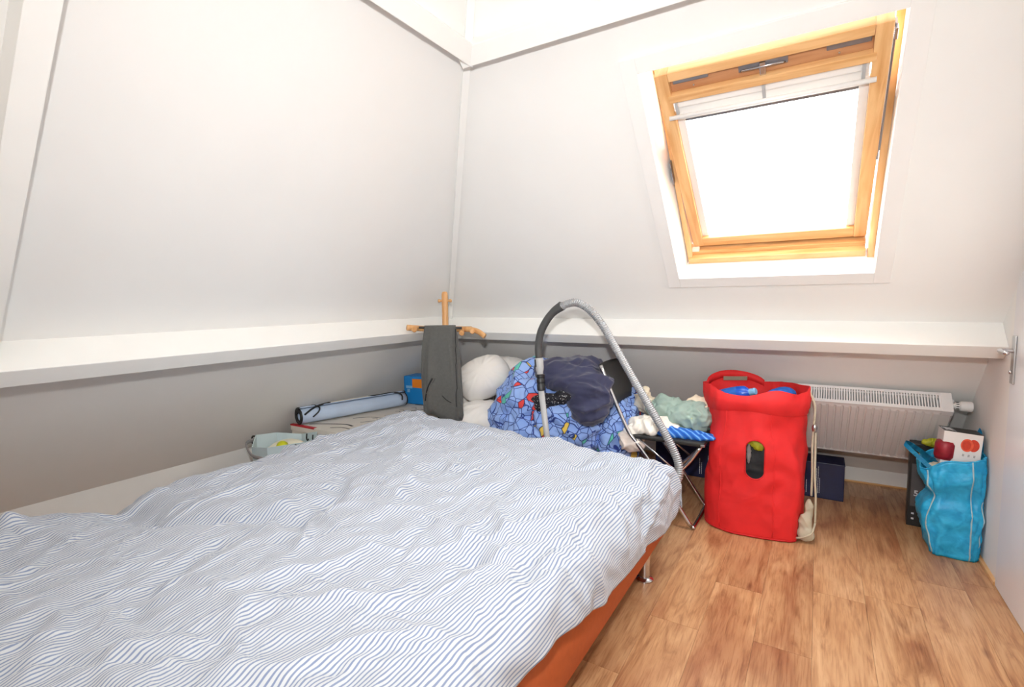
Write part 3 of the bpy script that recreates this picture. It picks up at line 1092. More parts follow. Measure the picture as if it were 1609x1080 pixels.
    X = X + hang * fine * 0.6
    Z = np.maximum(Z, 0.05)
    # keep the cloth off the mattress
    on = (X > BX0) & (X < BX1 - 0.02) & (Y > BY0) & (Y < BY1 - 0.02)
    Z = np.where(on, np.maximum(Z, 0.506), Z)
    lowf = np.sin(S * 2.1 + Tt * 1.3) * 0.012 + 0.008 * np.sin(Tt * 4.1 + S * 1.7)
    UV = np.stack([S + lowf, Tt], -1)
    P = np.stack([X, Y, Z], -1)
    me = grid_mesh('duvet', P, uv=UV)
    o = put('duvet', me, 'stripes', None, True)
    sd = o.modifiers.new('thick', 'SOLIDIFY')
    sd.thickness = 0.006
    sd.offset = 0.0
    tag(o, 'crumpled white duvet with thin blue stripes spread over the bed', 'duvet')


build_duvet()


# ---------------------------------------------------------------- red laundry bag
def build_laundry():
    root = empty('laundry_bag', (-0.295, 3.14, 0))
    tag(root, 'tall red canvas laundry bag with an oval grip hole, standing beside the radiator', 'laundry bag')
    n, m = 96, 44
    H = 0.80
    P = np.zeros((m, n, 3))
    Pin = np.zeros((m, n, 3))

    def section(a, z):
        """radius vector of the bag's wall at angle a and height z"""
        k = z / H
        ex = 2.0 + 1.2 * (1 - k) * 0.6
        rx = 0.243 + 0.026 * k + 0.010 * math.sin(k * 6.0)
        ry = 0.212 + 0.012 * k
        c, s_ = math.cos(a), math.sin(a)
        x = rx * math.copysign(abs(c) ** (2 / ex), c)
        y = ry * math.copysign(abs(s_) ** (2 / ex), s_)
        # buckles and sags
        x += 0.010 * math.sin(3 * a + 9 * k) * k
        q = Vector((math.cos(a) * 1.6, math.sin(a) * 1.6, z * 4.2))
        d = 0.020 * mnoise.noise(q * 1.3) + 0.011 * (0.5 - abs(mnoise.noise(q * 2.2 + Vector((4, 2, 1)))) * 2)
        d *= min(1.0, 0.25 + k * 1.3)
        # pinch under the rim on the right and left
        d -= 0.030 * math.exp(-((z - 0.60) / 0.09) ** 2) * (math.exp(-((a - math.radians(-52)) / 0.35) ** 2) + math.exp(-((a - math.radians(-150)) / 0.4) ** 2))
        rr = math.hypot(x, y)
        f = (rr + d) / rr
        # pointed corner at the lower right
        cor = math.exp(-((a - math.radians(-38)) / 0.22) ** 2)
        f += 0.10 * cor * (1 - k * 0.7)
        x, y = x * f, y * f
        # the chair presses the left side in
        lim = -0.235 + 0.030 * min(1, max(0, (z - 0.30) / 0.1)) - 0.09 * min(1, max(0, (z - 0.53) / 0.12))
        return max(x, lim), y

    angs = [2 * math.pi * j / n - math.pi for j in range(n)]
    for i in range(m):
        k = i / (m - 1)
        z = 0.004 + (H - 0.06) * k
        for j, a in enumerate(angs):
            x, y = section(a, z)
            P[i, j] = (x, y, z)
    me = grid_mesh('bag_body', P, wrap_v=True)
    body = put('bag_body', me, 'red', None, True)
    sd = body.modifiers.new('t', 'SOLIDIFY')
    sd.thickness = 0.004
    sd.offset = -1
    # oval grip hole cut through the front
    bm = bmesh.new()
    prof = []
    hw, hh = 0.046, 0.105
    for i in range(36):
        a = 2 * math.pi * i / 36
        prof.append((hw * math.cos(a), math.copysign(max(0, hh - hw), math.sin(a)) + hw * math.sin(a)))
    v0 = [bm.verts.new((0.032 + x, -0.36, 0.437 + z_)) for x, z_ in prof]
    v1 = [bm.verts.new((0.032 + x, -0.10, 0.437 + z_)) for x, z_ in prof]
    bm.faces.new(v0)
    bm.faces.new(v1[::-1])
    for i in range(36):
        bm.faces.new((v0[i], v0[(i + 1) % 36], v1[(i + 1) % 36], v1[i]))
    cut = from_bm('tmp_cut', bm, None)
    bo = body.modifiers.new('b', 'BOOLEAN')
    bo.operation = 'DIFFERENCE'
    bo.solver = 'EXACT'
    bo.object = cut
    me2 = evaluated(body)
    bpy.data.objects.remove(cut)
    bpy.data.objects.remove(body)
    me2.name = 'bag_body'
    body = bpy.data.objects.new('bag_body', me2)
    COL.objects.link(body)
    body.parent = root
    # stitched hem round the hole
    ring = []
    for x, z_ in prof + prof[:1]:
        a = math.atan2(-0.2, 0.032 + x)
        best = None
        for j, aa in enumerate(angs):
            sx, sy = section(aa, 0.437 + z_)
            if sy < 0 and (best is None or abs(sx - (0.032 + x)) < best[0]):
                best = (abs(sx - (0.032 + x)), sy)
        ring.append((0.032 + x * 1.04, best[1] - 0.001, 0.437 + z_ * 1.03))
    tube('grip_hem', 'reddark', root, ring, 0.004, 8)
    # bottom disc
    base = [section(a, 0.004) for a in angs]
    bm = bmesh.new()
    bm.faces.new([bm.verts.new((x * 0.99, y * 0.99, 0.004)) for x, y in base])
    f = bm.faces[:]
    bmesh.ops.solidify(bm, geom=f, thickness=0.004)
    from_bm('bag_base', bm, 'reddark', root)
    # welt round the foot
    tube('base_welt', 'reddark', root, [(section(a, 0.008)[0] * 1.005, section(a, 0.008)[1] * 1.005, 0.009) for a in angs + angs[:1]], 0.005, 8)
    # seams up the front
    for a in (math.radians(-118), math.radians(-66), math.radians(100)):
        tube('seam', 'red', root, [(section(a, z)[0] * 1.006, section(a, z)[1] * 1.006, z) for z in np.linspace(0.02, 0.70, 20)], 0.0050, 6)
    # rim: a wide turned-over band with a wavy top
    R = np.zeros((6, n, 3))
    for j, a in enumerate(angs):
        top = H + 0.012 * math.sin(2 * a + 0.6) + 0.030 * math.exp(-((a - math.radians(-62)) / 0.28) ** 2) - 0.022 * math.exp(-((a - math.radians(-112)) / 0.45) ** 2) + 0.014 * math.exp(-((a + 0.05) / 0.3) ** 2) + 0.035 * math.exp(-((a - math.radians(125)) / 0.35) ** 2)
        low = 0.685 + 0.012 * math.sin(3 * a)
        for i, (zz, f, dr) in enumerate(((low, 1.025, 0.0), (low + 0.004, 1.05, 0.0), ((low + top) / 2, 1.04, 0), (top, 1.01, 0), (top - 0.002, 0.985, 0), (low + 0.03, 0.965, 0))):
            x, y = section(a, min(zz, H))
            R[i, j] = (x * f, y * f, zz)
    me = grid_mesh('rim_band', R, wrap_v=True)
    o = put('rim_band', me, 'red', root, True)
    # carrying loop standing up at the back
    arc = []
    for i in range(19):
        k = i / 18
        a = math.radians(165 - 80 * k)
        x, y = section(a, H)
        arc.append(Vector((x * 0.98, y * 0.98, 0.805 + 0.055 * math.sin(math.pi * k) ** 0.75)))
    bm = bmesh.new()
    rows = []
    for p in arc:
        q = Vector((p.x, p.y, 0)).normalized()
        rows.append([bm.verts.new(p + Vector((0, 0, dz)) + q * dq) for dz, dq in ((0.0, 0.004), (-0.045, 0.004), (-0.045, -0.002), (0.0, -0.002))])
    for a, b in zip(rows[:-1], rows[1:]):
        for i in range(4):
            bm.faces.new((a[i], a[(i + 1) % 4], b[(i + 1) % 4], b[i]))
    bm.faces.new(rows[0])
    bm.faces.new(rows[-1][::-1])
    from_bm('carry_loop', bm, 'red', root, True)
    # beige label sewn inside on the left
    a0 = math.radians(-172)
    pts = []
    bm = bmesh.new()
    for da in (-0.10, 0.10):
        for zz in (0.70, 0.79):
            x, y = section(a0 + da, 0.75)
            pts.append(bm.verts.new((x * 0.955, y * 0.955, zz)))
    bm.faces.new((pts[0], pts[1], pts[3], pts[2]))
    bmesh.ops.solidify(bm, geom=bm.faces[:], thickness=0.002)
    from_bm('inner_label', bm, 'beige', root)
    a0 = math.radians(122)
    bm = bmesh.new()
    pts = []
    for da in (-0.28, 0.28):
        for zz in (0.800, 0.824):
            x, y = section(a0 + da, 0.75)
            pts.append(bm.verts.new((x * 0.94, y * 0.94, zz)))
    bm.faces.new((pts[0], pts[1], pts[3], pts[2]))
    bmesh.ops.solidify(bm, geom=bm.faces[:], thickness=0.002)
    from_bm('inner_tape', bm, 'beige', root)
    # shoulder cord down the right side with a toggle, ending in a flat beige strap at the foot
    cx, cy = 0.285, -0.045
    tube('cord', 'beige', root, catmull([(cx - 0.015, cy + 0.02, 0.80), (cx + 0.012, cy, 0.72), (cx + 0.010, cy, 0.60), (cx + 0.008, cy - 0.01, 0.50), (cx + 0.012, cy - 0.02, 0.36), (cx + 0.012, cy - 0.03, 0.24)], 8), 0.0055, 8, flat=(1, 0.5))
    tube('cord', 'beige', root, catmull([(cx + 0.020, cy - 0.005, 0.58), (cx + 0.022, cy - 0.015, 0.50), (cx + 0.024, cy - 0.03, 0.36), (cx + 0.032, cy - 0.04, 0.24), (cx + 0.034, cy - 0.05, 0.10)], 8), 0.0055, 8, flat=(1, 0.5))
    lathe('cord_toggle', 'steel', root, [(0, -0.02), (0.010, -0.017), (0.013, -0.004), (0.013, 0.006), (0.009, 0.017), (0, 0.02)], 14, Matrix.Translation((cx + 0.014, cy - 0.004, 0.605)))
    # the strap's folded cloth end on the floor
    e0 = Vector((cx, cy, 0))
    se = blob('strap_end', 'beige', None, [(e0 + Vector((0.004, -0.055, 0.165)), (0.020, 0.014, 0.075)), (e0 + Vector((-0.010, -0.070, 0.095)), (0.034, 0.018, 0.065)), (e0 + Vector((-0.006, -0.080, 0.045)), (0.042, 0.022, 0.038))], 0.008, [(0.005, (22, 22, 12), True)], 3, 41.0, 0.003)
    se.parent = root
    tube('strap_edge', 'beige', root, catmull([(cx + 0.034, cy - 0.05, 0.10), (cx + 0.02, cy - 0.098, 0.062), (cx - 0.02, cy - 0.108, 0.035), (cx - 0.055, cy - 0.095, 0.02), (cx - 0.06, cy - 0.08, 0.04)], 6), 0.0055, 8)
    return root


build_laundry()
# what lies in the bag
LBX, LBY = -0.295, 3.14
fill = blob('laundry_heap', 'greycl', None, [((LBX, LBY, 0.30), (0.18, 0.15, 0.26)), ((LBX + 0.02, LBY - 0.07, 0.40), (0.10, 0.09, 0.16)), ((LBX, LBY + 0.02, 0.58), (0.18, 0.14, 0.12))], 0.02, [(0.008, (14, 14, 14), True)], 4, 1.0, 0.012)
tag(fill, 'dark grey laundry heaped inside the red bag, seen through its grip hole', 'laundry')
yg = blob('cloth', 'yelgreen', None, [((LBX + 0.045, LBY - 0.168, 0.505), (0.035, 0.015, 0.032)), ((LBX + 0.010, LBY - 0.168, 0.520), (0.030, 0.015, 0.022))], 0.008, [(0.004, (40, 40, 40), True)], 2, 2.0)
tag(yg, 'olive-yellow cloth showing at the top of the grip hole in the red bag', 'cloth')
gl = blob('cloth', 'greylight', None, [((LBX - 0.004, LBY - 0.172, 0.455), (0.012, 0.013, 0.060))], 0.008, [(0.003, (40, 40, 40), True)], 2, 3.0)
tag(gl, 'light grey cloth at the left edge of the grip hole in the red bag', 'cloth')


def bottle(loc, rot, label):
    root = empty('plastic_bottle', mat=Matrix.Translation(loc) @ rot)
    tag(root, label, 'bottle')
    lathe('bottle_body', 'bluebottle', root, [(0.0, -0.10), (0.040, -0.10), (0.045, -0.09), (0.045, 0.04), (0.040, 0.065), (0.022, 0.085), (0.018, 0.095), (0, 0.096)], 24)
    lathe('bottle_cap', 'bluepale', root, [(0.020, 0.090), (0.020, 0.120), (0.016, 0.124), (0, 0.124)], 18)
    lathe('bottle_label', 'bluecl', root, [(0.0455, -0.06), (0.0465, -0.055), (0.0465, 0.025), (0.0455, 0.03)], 24)


bottle((LBX - 0.10, LBY - 0.02, 0.745), Matrix.Rotation(math.radians(72), 4, 'Y') @ Matrix.Rotation(0.3, 4, 'X'), 'blue plastic bottle lying on its side in the top of the red bag')
bc = blob('cloth', 'bluecl', None, [((LBX + 0.13, LBY + 0.02, 0.725), (0.085, 0.075, 0.065)), ((LBX + 0.15, LBY + 0.03, 0.765), (0.055, 0.05, 0.035))], 0.012, [(0.007, (22, 22, 22), True)], 3, 4.0)
tag(bc, 'bright blue crumpled cloth at the right in the open red bag', 'cloth')


# ---------------------------------------------------------------- navy boxes on the floor behind
def rot_text(x, y, z, size, vertical=True):
    """matrix for text on a face that looks towards -Y, reading upwards when vertical"""
    m = Matrix.Translation((x, y, z)) @ Matrix.Rotation(math.pi / 2, 4, 'X')
    if vertical:
        m = m @ Matrix.Rotation(math.pi / 2, 4, 'Z')
    return m


def navy_box(x0, x1, y0, y1, h, label, tx):
    root = empty('cardboard_box', ((x0 + x1) / 2, (y0 + y1) / 2, 0))
    tag(root, label, 'box', 'navy cardboard boxes on the floor')
    w, d = (x1 - x0) / 2, (y1 - y0) / 2
    box('carton', 'navybox', root, -w, w, -d, d, 0.0, h, 0.004)
    box('lid_flap', 'navybox', root, -w - 0.002, w + 0.002, -d - 0.003, d, h - 0.006, h + 0.002, 0.002)
    x = -w
    rnd = random.Random(int(tx * 1000))
    # lines of small white print, too fine to read, running up the front
    for off, zc, ln, wd in ((0.0, 0.36, 0.115, 0.0060), (0.014, 0.30, 0.085, 0.0034), (0.058, 0.52, 0.095, 0.0030), (0.068, 0.48, 0.165, 0.0036), (0.078, 0.52, 0.180, 0.0030), (0.087, 0.36, 0.100, 0.0026)):
        bm = bmesh.new()
        z = h * zc - ln / 2
        end = z + ln
        while z < end:
            l = rnd.uniform(0.006, 0.020)
            xx = tx - x0 + x + off
            bm_box(bm, xx - wd / 2, xx + wd / 2, -d - 0.0007, -d + 0.0005, z, min(z + l, end))
            z += l + 0.0025
        from_bm('fine_print', bm, 'print', root)


navy_box(-0.24, 0.178, 3.735, 3.93, 0.235, 'navy blue cardboard box with white lettering under the radiator, right of the red bag', -0.042)
navy_box(-1.02, -0.58, 3.76, 3.94, 0.235, 'navy blue cardboard box behind the folding chair, left of the red bag', -0.70)


# ---------------------------------------------------------------- black box, blue shopper and product box at the right
def build_blackbox():
    root = empty('cardboard_box', mat=Matrix.Translation((0.585, 3.575, 0)) @ Matrix.Rotation(math.radians(-4), 4, 'Z'))
    tag(root, 'tall black cardboard box with a grey panel and number five, behind the blue shopper', 'box')
    w, d, h = 0.112, 0.048, 0.475
    box('carton', 'blackcard', root, -w, w, -d, d, 0.0, h, 0.003)
    box('grey_panel', 'greycard', root, -w + 0.012, w - 0.01, -d - 0.0008, -d + 0.001, 0.115, 0.36, 0.0)
    text_mesh('lettering', '5', 0.045, 'print', root, rot_text(-w + 0.036, -d - 0.0014, 0.19, 0.03, False))
    text_mesh('lettering', 'E', 0.05, 'yellow', root, rot_text(-w + 0.048, -d - 0.0008, 0.405, 0.03, False))
    for i in range(2):
        box('fine_print', 'print', root, -w + 0.020, -w + 0.032, -d - 0.0008, -d + 0.001, 0.068 - 0.03 * i, 0.078 - 0.03 * i, 0.0)


build_blackbox()


def build_shopper():
    root = empty('shopping_bag', (0.615, 3.30, 0))
    tag(root, 'bright blue woven plastic shopping bag with worn seams against the right wall', 'bag')
    n, m = 80, 34
    W, D, H = 0.105, 0.125, 0.49
    P = np.zeros((m, n, 3))
    def sec(k, a):
        ex = 5.0 - 1.8 * k
        c, s_ = math.cos(a), math.sin(a)
        rx = W * (0.95 + 0.06 * math.sin(k * 3.1)) + 0.02 * k
        x = rx * math.copysign(abs(c) ** (2 / ex), c)
        y = D * (1 - 0.06 * k) * math.copysign(abs(s_) ** (2 / ex), s_)
        z = H * k
        # leans to the left towards the top; left side bellies out and collapses
        x -= 0.030 * k * k * (1 if x < 0 else 0.1)
        lf = max(0.0, -c)
        x -= lf * (0.022 * math.sin(math.pi * min(1, k * 1.35)) ** 2) - lf * 0.012
        x += lf * 0.040 * math.exp(-((k - 0.62) / 0.10) ** 2)
        # sagging gusset
        q = Vector((c * 1.5, s_ * 1.5, k * 3.0))
        d = 0.012 * (0.5 - abs(mnoise.noise(q * 1.7)) * 2) + 0.008 * mnoise.noise(q * 3.4)
        x += d * c
        y += d * s_
        # front crease going in at mid height
        fr = max(0.0, -s_)
        y += fr * 0.022 * math.exp(-((k - 0.62) / 0.09) ** 2)
        y -= fr * 0.012 * math.exp(-((k - 0.82) / 0.12) ** 2)
        # rim: right back corner stands high, left front slumps
        z += k ** 3 * (0.030 * max(0, c) - 0.095 * max(0, -c) * (0.6 + 0.4 * max(0, -s_)))
        x = min(x, 0.106)
        return x, y, z
    for i in range(m):
        k = i / (m - 1)
        for j in range(n):
            P[i, j] = sec(k, 2 * math.pi * j / n)
    P[:, :, 2] = np.maximum(P[:, :, 2], 0.002)
    me = grid_mesh('bag_body', P, wrap_v=True)
    o = put('bag_body', me, 'shopper', root, True)
    sd = o.modifiers.new('t', 'SOLIDIFY')
    sd.thickness = 0.002
    bm = bmesh.new()
    bm.faces.new([bm.verts.new(P[0, j]) for j in range(n)])
    from_bm('bag_base', bm, 'shopper', root)
    def edge(name, a, k0, k1, r=0.0032):
        pts = []
        for k in np.linspace(k0, k1, 20):
            x, y, z = sec(k, a)
            q = Vector((math.cos(a), math.sin(a), 0)) * 0.0015
            pts.append((min(x + q.x, 0.1065), y + q.y, max(z, 0.003)))
        tube(name, 'bagseam', root, pts, r, 6)
    edge('seam', math.radians(-76), 0.0, 1.0, 0.0034)
    edge('seam', math.radians(-136), 0.02, 0.98, 0.004)
    edge('seam', math.radians(-44), 0.02, 0.6)
    tube('rim_hem', 'shopper', root, [(min(p[0], 0.105), p[1], p[2]) for p in (sec(1.0, 2 * math.pi * j / n) for j in range(n + 1))], 0.0045, 6)
    # two carrying straps: one sticking up and out to the left, one fallen along the wall
    def strap(name, pts, w):
        path = catmull(pts, 8)
        bm = bmesh.new()
        rows = []
        for i, p in enumerate(path):
            t = (path[min(i + 1, len(path) - 1)] - path[max(i - 1, 0)]).normalized()
            b = Vector((0.25, -0.35, 0.9))
            b = (b - t * b.dot(t)).normalized()
            rows.append([bm.verts.new(p + b * w), bm.verts.new(p - b * w)])
        for a, b in zip(rows[:-1], rows[1:]):
            bm.faces.new((a[0], a[1], b[1], b[0]))
        bmesh.ops.solidify(bm, geom=bm.faces[:], thickness=0.003)
        from_bm(name, bm, 'shopper', root, True)
    strap('carry_strap', [(-0.055, -0.085, 0.435), (-0.10, -0.085, 0.435), (-0.155, -0.07, 0.485), (-0.205, -0.05, 0.535), (-0.19, -0.02, 0.535), (-0.14, -0.0, 0.50), (-0.085, 0.02, 0.455), (-0.04, 0.03, 0.45)], 0.012)
    strap('carry_strap', [(0.098, -0.02, 0.46), (0.100, 0.01, 0.58), (0.096, 0.05, 0.62), (0.096, 0.09, 0.56), (0.096, 0.10, 0.46)], 0.016)


build_shopper()


def build_product():
    T = Matrix.Translation((0.622, 3.222, 0.455)) @ Matrix.Rotation(math.radians(4), 4, 'Y') @ Matrix.Rotation(math.radians(-3), 4, 'X')
    root = empty('product_box', mat=T)
    tag(root, 'white product box with black top and red print, sticking out of the blue shopper', 'box')
    w, d, h = 0.074, 0.14, 0.172
    # box with the lower left front corner cut open: body in pieces round the window
    box('carton', 'whitecard', root, -w, w, 0.006, d, 0.0, h - 0.001, 0.001)
    box('front_card', 'whitecard', root, -w + 0.048, w, 0.0, 0.006, 0.0, h - 0.001, 0.0005)
    box('front_card', 'whitecard', root, -w, -w + 0.048, 0.0, 0.006, 0.115, h - 0.001, 0.0005)
    box('front_card', 'whitecard', root, -w, -w + 0.048, 0.0, 0.006, 0.0, 0.022, 0.0005)
    bm = bmesh.new()
    bm_lathe(bm, [(0, 0.020), (0.036, 0.022), (0.042, 0.04), (0.042, 0.10), (0.036, 0.116), (0, 0.118)], 24, Matrix.Translation((-w + 0.018, 0.035, 0)))
    from_bm('red_pot', bm, 'maroon', root, True)
    box('box_top', 'blackcard', root, -w, w, 0.0, d, h - 0.001, h + 0.001, 0.0)
    box('top_line', 'print', root, -w + 0.044, -w + 0.046, 0.002, d - 0.002, h + 0.001, h + 0.0014, 0.0)
    text_mesh('lettering', 'zaki', 0.052, 'print', root, Matrix.Translation((-w + 0.020, d * 0.5, h + 0.0014)) @ Matrix.Rotation(math.pi / 2, 4, 'Z'))
    box('fine_print', 'print', root, -w + 0.035, -w + 0.040, d * 0.15, d * 0.85, h + 0.001, h + 0.0014, 0.0)
    # printed picture of two red bowls
    def disc(name, mat, cx, cz, rx, rz, y):
        bm = bmesh.new()
        bm.faces.new([bm.verts.new((cx + rx * math.cos(2 * math.pi * i / 32), y, cz + rz * math.sin(2 * math.pi * i / 32))) for i in range(32)])
        from_bm(name, bm, mat, root)
    disc('picture', 'printred', 0.042, 0.115, 0.022, 0.030, -0.0005)
    disc('picture', 'printred2', 0.018, 0.113, 0.024, 0.032, -0.0008)
    disc('picture', 'printred', 0.016, 0.113, 0.017, 0.025, -0.0011)
    for i in range(3):
        text_mesh('lettering', 'II', 0.016, 'greycard' if False else 'greylight', root, rot_text(0.008 + 0.021 * i, -0.0006, 0.062, 0.01, False))


build_product()
yp = blob('packet', 'yelgreen', None, [((0.575, 3.50, 0.500), (0.07, 0.022, 0.024), 0.15)], 0.008, [(0.004, (40, 40, 40), True)], 2, 5.0)
tag(yp, 'small yellow-green packet lying on the black box behind the blue shopper', 'packet')
hb = blob('cloth', 'creamcloth', None, [((0.575, 3.33, 0.40), (0.06, 0.08, 0.035))], 0.012, [(0.006, (25, 25, 25), True)], 3, 6.0)
tag(hb, 'cream cloth tucked inside the blue shopper beside the product box', 'cloth')


# ---------------------------------------------------------------- folding chair and the clothes on it
def build_chair():
    root = empty('folding_chair', (-0.72, 3.04, 0))
    tag(root, 'black folding chair with chrome tube frame, turned to face the red bag', 'chair')
    ox, oy = -0.72, 3.04
    L = lambda x, y, z: Vector((x - ox, y - oy, z))
    yn, yf = 2.865, 3.235
    # back posts run on as the front legs and join in a floor bar
    def post(y):
        return [L(-1.115, y, 0.905), L(-1.02, y, 0.69), L(-0.945, y, 0.53), L(-0.90, y, 0.47), L(-0.79, y, 0.33), L(-0.585, y, 0.035)]
    path = catmull(post(yn), 6) + catmull([L(-0.568, yn + 0.005, 0.015), L(-0.560, yn + 0.03, 0.012), L(-0.560, yf - 0.03, 0.012), L(-0.568, yf - 0.005, 0.015)], 5) + catmull(post(yf), 6)[::-1]
    tube('front_leg_frame', 'chrome', root, path, 0.0115, 12)
    rear = lambda y: [L(-0.535, y, 0.475), L(-0.62, y, 0.35), L(-0.80, y, 0.17), L(-0.945, y, 0.03)]
    path = catmull(rear(yn + 0.025), 6) + catmull([L(-0.955, yn + 0.035, 0.015), L(-0.96, yn + 0.06, 0.012), L(-0.96, yf - 0.06, 0.012), L(-0.955, yf - 0.035, 0.015)], 5) + catmull(rear(yf - 0.025), 6)[::-1]
    tube('rear_leg_frame', 'chrome', root, path, 0.0105, 12)
    # seat pan with turned-down rim
    bm = bmesh.new()
    bm_box(bm, -0.93 - ox, -0.512 - ox, yn + 0.005 - oy, yf - 0.005 - oy, 0.478, 0.506, 0.010)
    from_bm('seat', bm, 'blacktex', root)
    box('seat_edge_cap', 'chrome', root, -0.532 - ox, -0.509 - ox, yn - 0.002 - oy, yn + 0.02 - oy, 0.482, 0.496, 0.003)
    # back panel between the posts
    n = 12
    P = np.zeros((8, n, 3))
    for i in range(8):
        k = i / 7
        for j in range(n):
            q = j / (n - 1)
            a = L(-1.122, 0, 0.912) * (1 - k) + L(-1.012, 0, 0.675) * k
            bow = 0.022 * math.sin(math.pi * q)
            P[i, j] = (a.x - bow, yn - 0.004 + (yf - yn + 0.008) * q - oy, a.z)
    me = grid_mesh('backrest', P)
    o = put('backrest', me, 'blacktex', root, True)
    sd = o.modifiers.new('t', 'SOLIDIFY')
    sd.thickness = 0.014
    sd.offset = 0
    for y in (yn, yf):
        tube('hinge_bar', 'chrome', root, [L(-0.885, y + (0.012 if y == yn else -0.012), 0.485), L(-0.66, y + (0.012 if y == yn else -0.012), 0.32)], 0.006, 8)


build_chair()
cl = [
    ('white_cloth', 'white_cl', [((-0.86, 2.98, 0.535), (0.12, 0.10, 0.040)), ((-0.80, 2.99, 0.55), (0.11, 0.09, 0.04)), ((-0.93, 2.95, 0.49), (0.05, 0.07, 0.06))], 'white cotton cloth crumpled on the chair seat beside the mosaic bedding', 11, 'cloth'),
    ('hanging_cloth', 'pinkish', [((-0.945, 2.905, 0.46), (0.055, 0.035, 0.055)), ((-0.92, 2.90, 0.44), (0.05, 0.03, 0.04))], 'off-white cloth hanging over the near edge of the chair seat', 12, 'cloth'),
    ('shirt', 'sage', [((-0.70, 3.08, 0.600), (0.14, 0.09, 0.085), -0.2), ((-0.60, 3.09, 0.60), (0.09, 0.09, 0.075)), ((-0.80, 3.08, 0.63), (0.08, 0.08, 0.07))], 'sage green folded shirt lying on the folding chair', 13, 'clothing'),
    ('towel', 'cream_cl', [((-0.60, 3.14, 0.645), (0.095, 0.06, 0.055)), ((-0.55, 3.11, 0.625), (0.05, 0.06, 0.06))], 'cream cloth peeping out behind the sage green shirt', 14, 'cloth'),
    ('yellow_cloth', 'cream_cl', [((-0.93, 3.14, 0.66), (0.045, 0.05, 0.07)), ((-0.91, 3.14, 0.62), (0.05, 0.05, 0.06))], 'pale yellow cloth between chair back and sage green shirt', 15, 'cloth'),
]
for nm, mt, el, lb, sd_, ct in cl:
    tag(blob(nm, mt, None, el, 0.012, [(0.020, (10, 10, 13), True), (0.009, (26, 26, 30), True)], 3, sd_, None), lb, ct)
tag(blob('striped_shirt', 'blueshirt', None, [((-0.66, 2.945, 0.525), (0.15, 0.055, 0.026), 0.1), ((-0.55, 2.95, 0.52), (0.085, 0.05, 0.02)), ((-0.74, 2.94, 0.53), (0.06, 0.05, 0.035))], 0.010, [(0.008, (16, 16, 10), True)], 3, 16.0), 'bright blue striped shirt folded on the front of the chair seat', 'clothing')
# yellow motif on the sage shirt
bm = bmesh.new()
bm_lathe(bm, [(0, 0.006), (0.008, 0.004), (0.010, 0.0), (0.008, -0.004), (0, -0.006)], 12, Matrix.Translation((-0.612, 2.992, 0.605)) @ Matrix.Rotation(math.pi / 2, 4, 'X') @ Matrix.Diagonal((1.0, 1.3, 1.0, 1)))
mo = from_bm('yellow_motif', bm, 'yellow', bpy.data.objects['shirt'], True)


# ---------------------------------------------------------------- mosaic bedding, navy cloth, pillows
tag(blob('duvet_bundle', 'mosaic', None,
         [((-1.56, 3.00, 0.36), (0.37, 0.30, 0.36)), ((-1.62, 3.02, 0.62), (0.27, 0.27, 0.27)), ((-1.38, 2.96, 0.52), (0.25, 0.25, 0.23)), ((-1.75, 2.98, 0.42), (0.20, 0.24, 0.30)), ((-1.52, 3.02, 0.74), (0.20, 0.20, 0.15))],
         0.022, [(0.030, (4.2, 4.2, 7.0), True), (0.010, (15, 15, 15), True)], 4, 21.0, 0.006),
    'large bundled duvet with blue mosaic print and red, yellow, green pieces', 'bedding')
tag(blob('pillow_bundle', 'mosaic', None,
         [((-1.085, 3.09, 0.40), (0.12, 0.22, 0.24)), ((-1.07, 3.12, 0.56), (0.10, 0.19, 0.13)), ((-1.03, 3.25, 0.62), (0.09, 0.07, 0.10)), ((-1.09, 3.08, 0.16), (0.13, 0.2, 0.17))],
         0.02, [(0.018, (6, 6, 9), True), (0.007, (18, 18, 18), True)], 4, 23.0, 0.006),
    'smaller blue mosaic bedding bundle squeezed between the big bundle and the chair', 'bedding')
tag(blob('navy_garment', 'navy', None,
         [((-1.32, 2.90, 0.800), (0.20, 0.17, 0.085), -0.15), ((-1.18, 2.86, 0.74), (0.14, 0.16, 0.115)), ((-1.42, 2.90, 0.83), (0.14, 0.15, 0.085)), ((-1.16, 2.80, 0.66), (0.10, 0.10, 0.10)), ((-1.27, 2.98, 0.86), (0.14, 0.12, 0.06))],
         0.016, [(0.026, (3.5, 6.0, 12.0), True), (0.008, (14, 14, 26), True)], 3, 25.0),
    'dark navy garment thrown over the top of the mosaic bundle', 'clothing')
tag(blob('printed_scarf', 'blackpat', None,
         [((-1.40, 2.735, 0.690), (0.12, 0.035, 0.040), 0.1), ((-1.30, 2.735, 0.720), (0.06, 0.03, 0.035)), ((-1.45, 2.735, 0.65), (0.05, 0.035, 0.04))],
         0.010, [(0.008, (14, 14, 30), True)], 3, 26.0),
    'black cloth with white print peeping out under the navy garment', 'cloth')


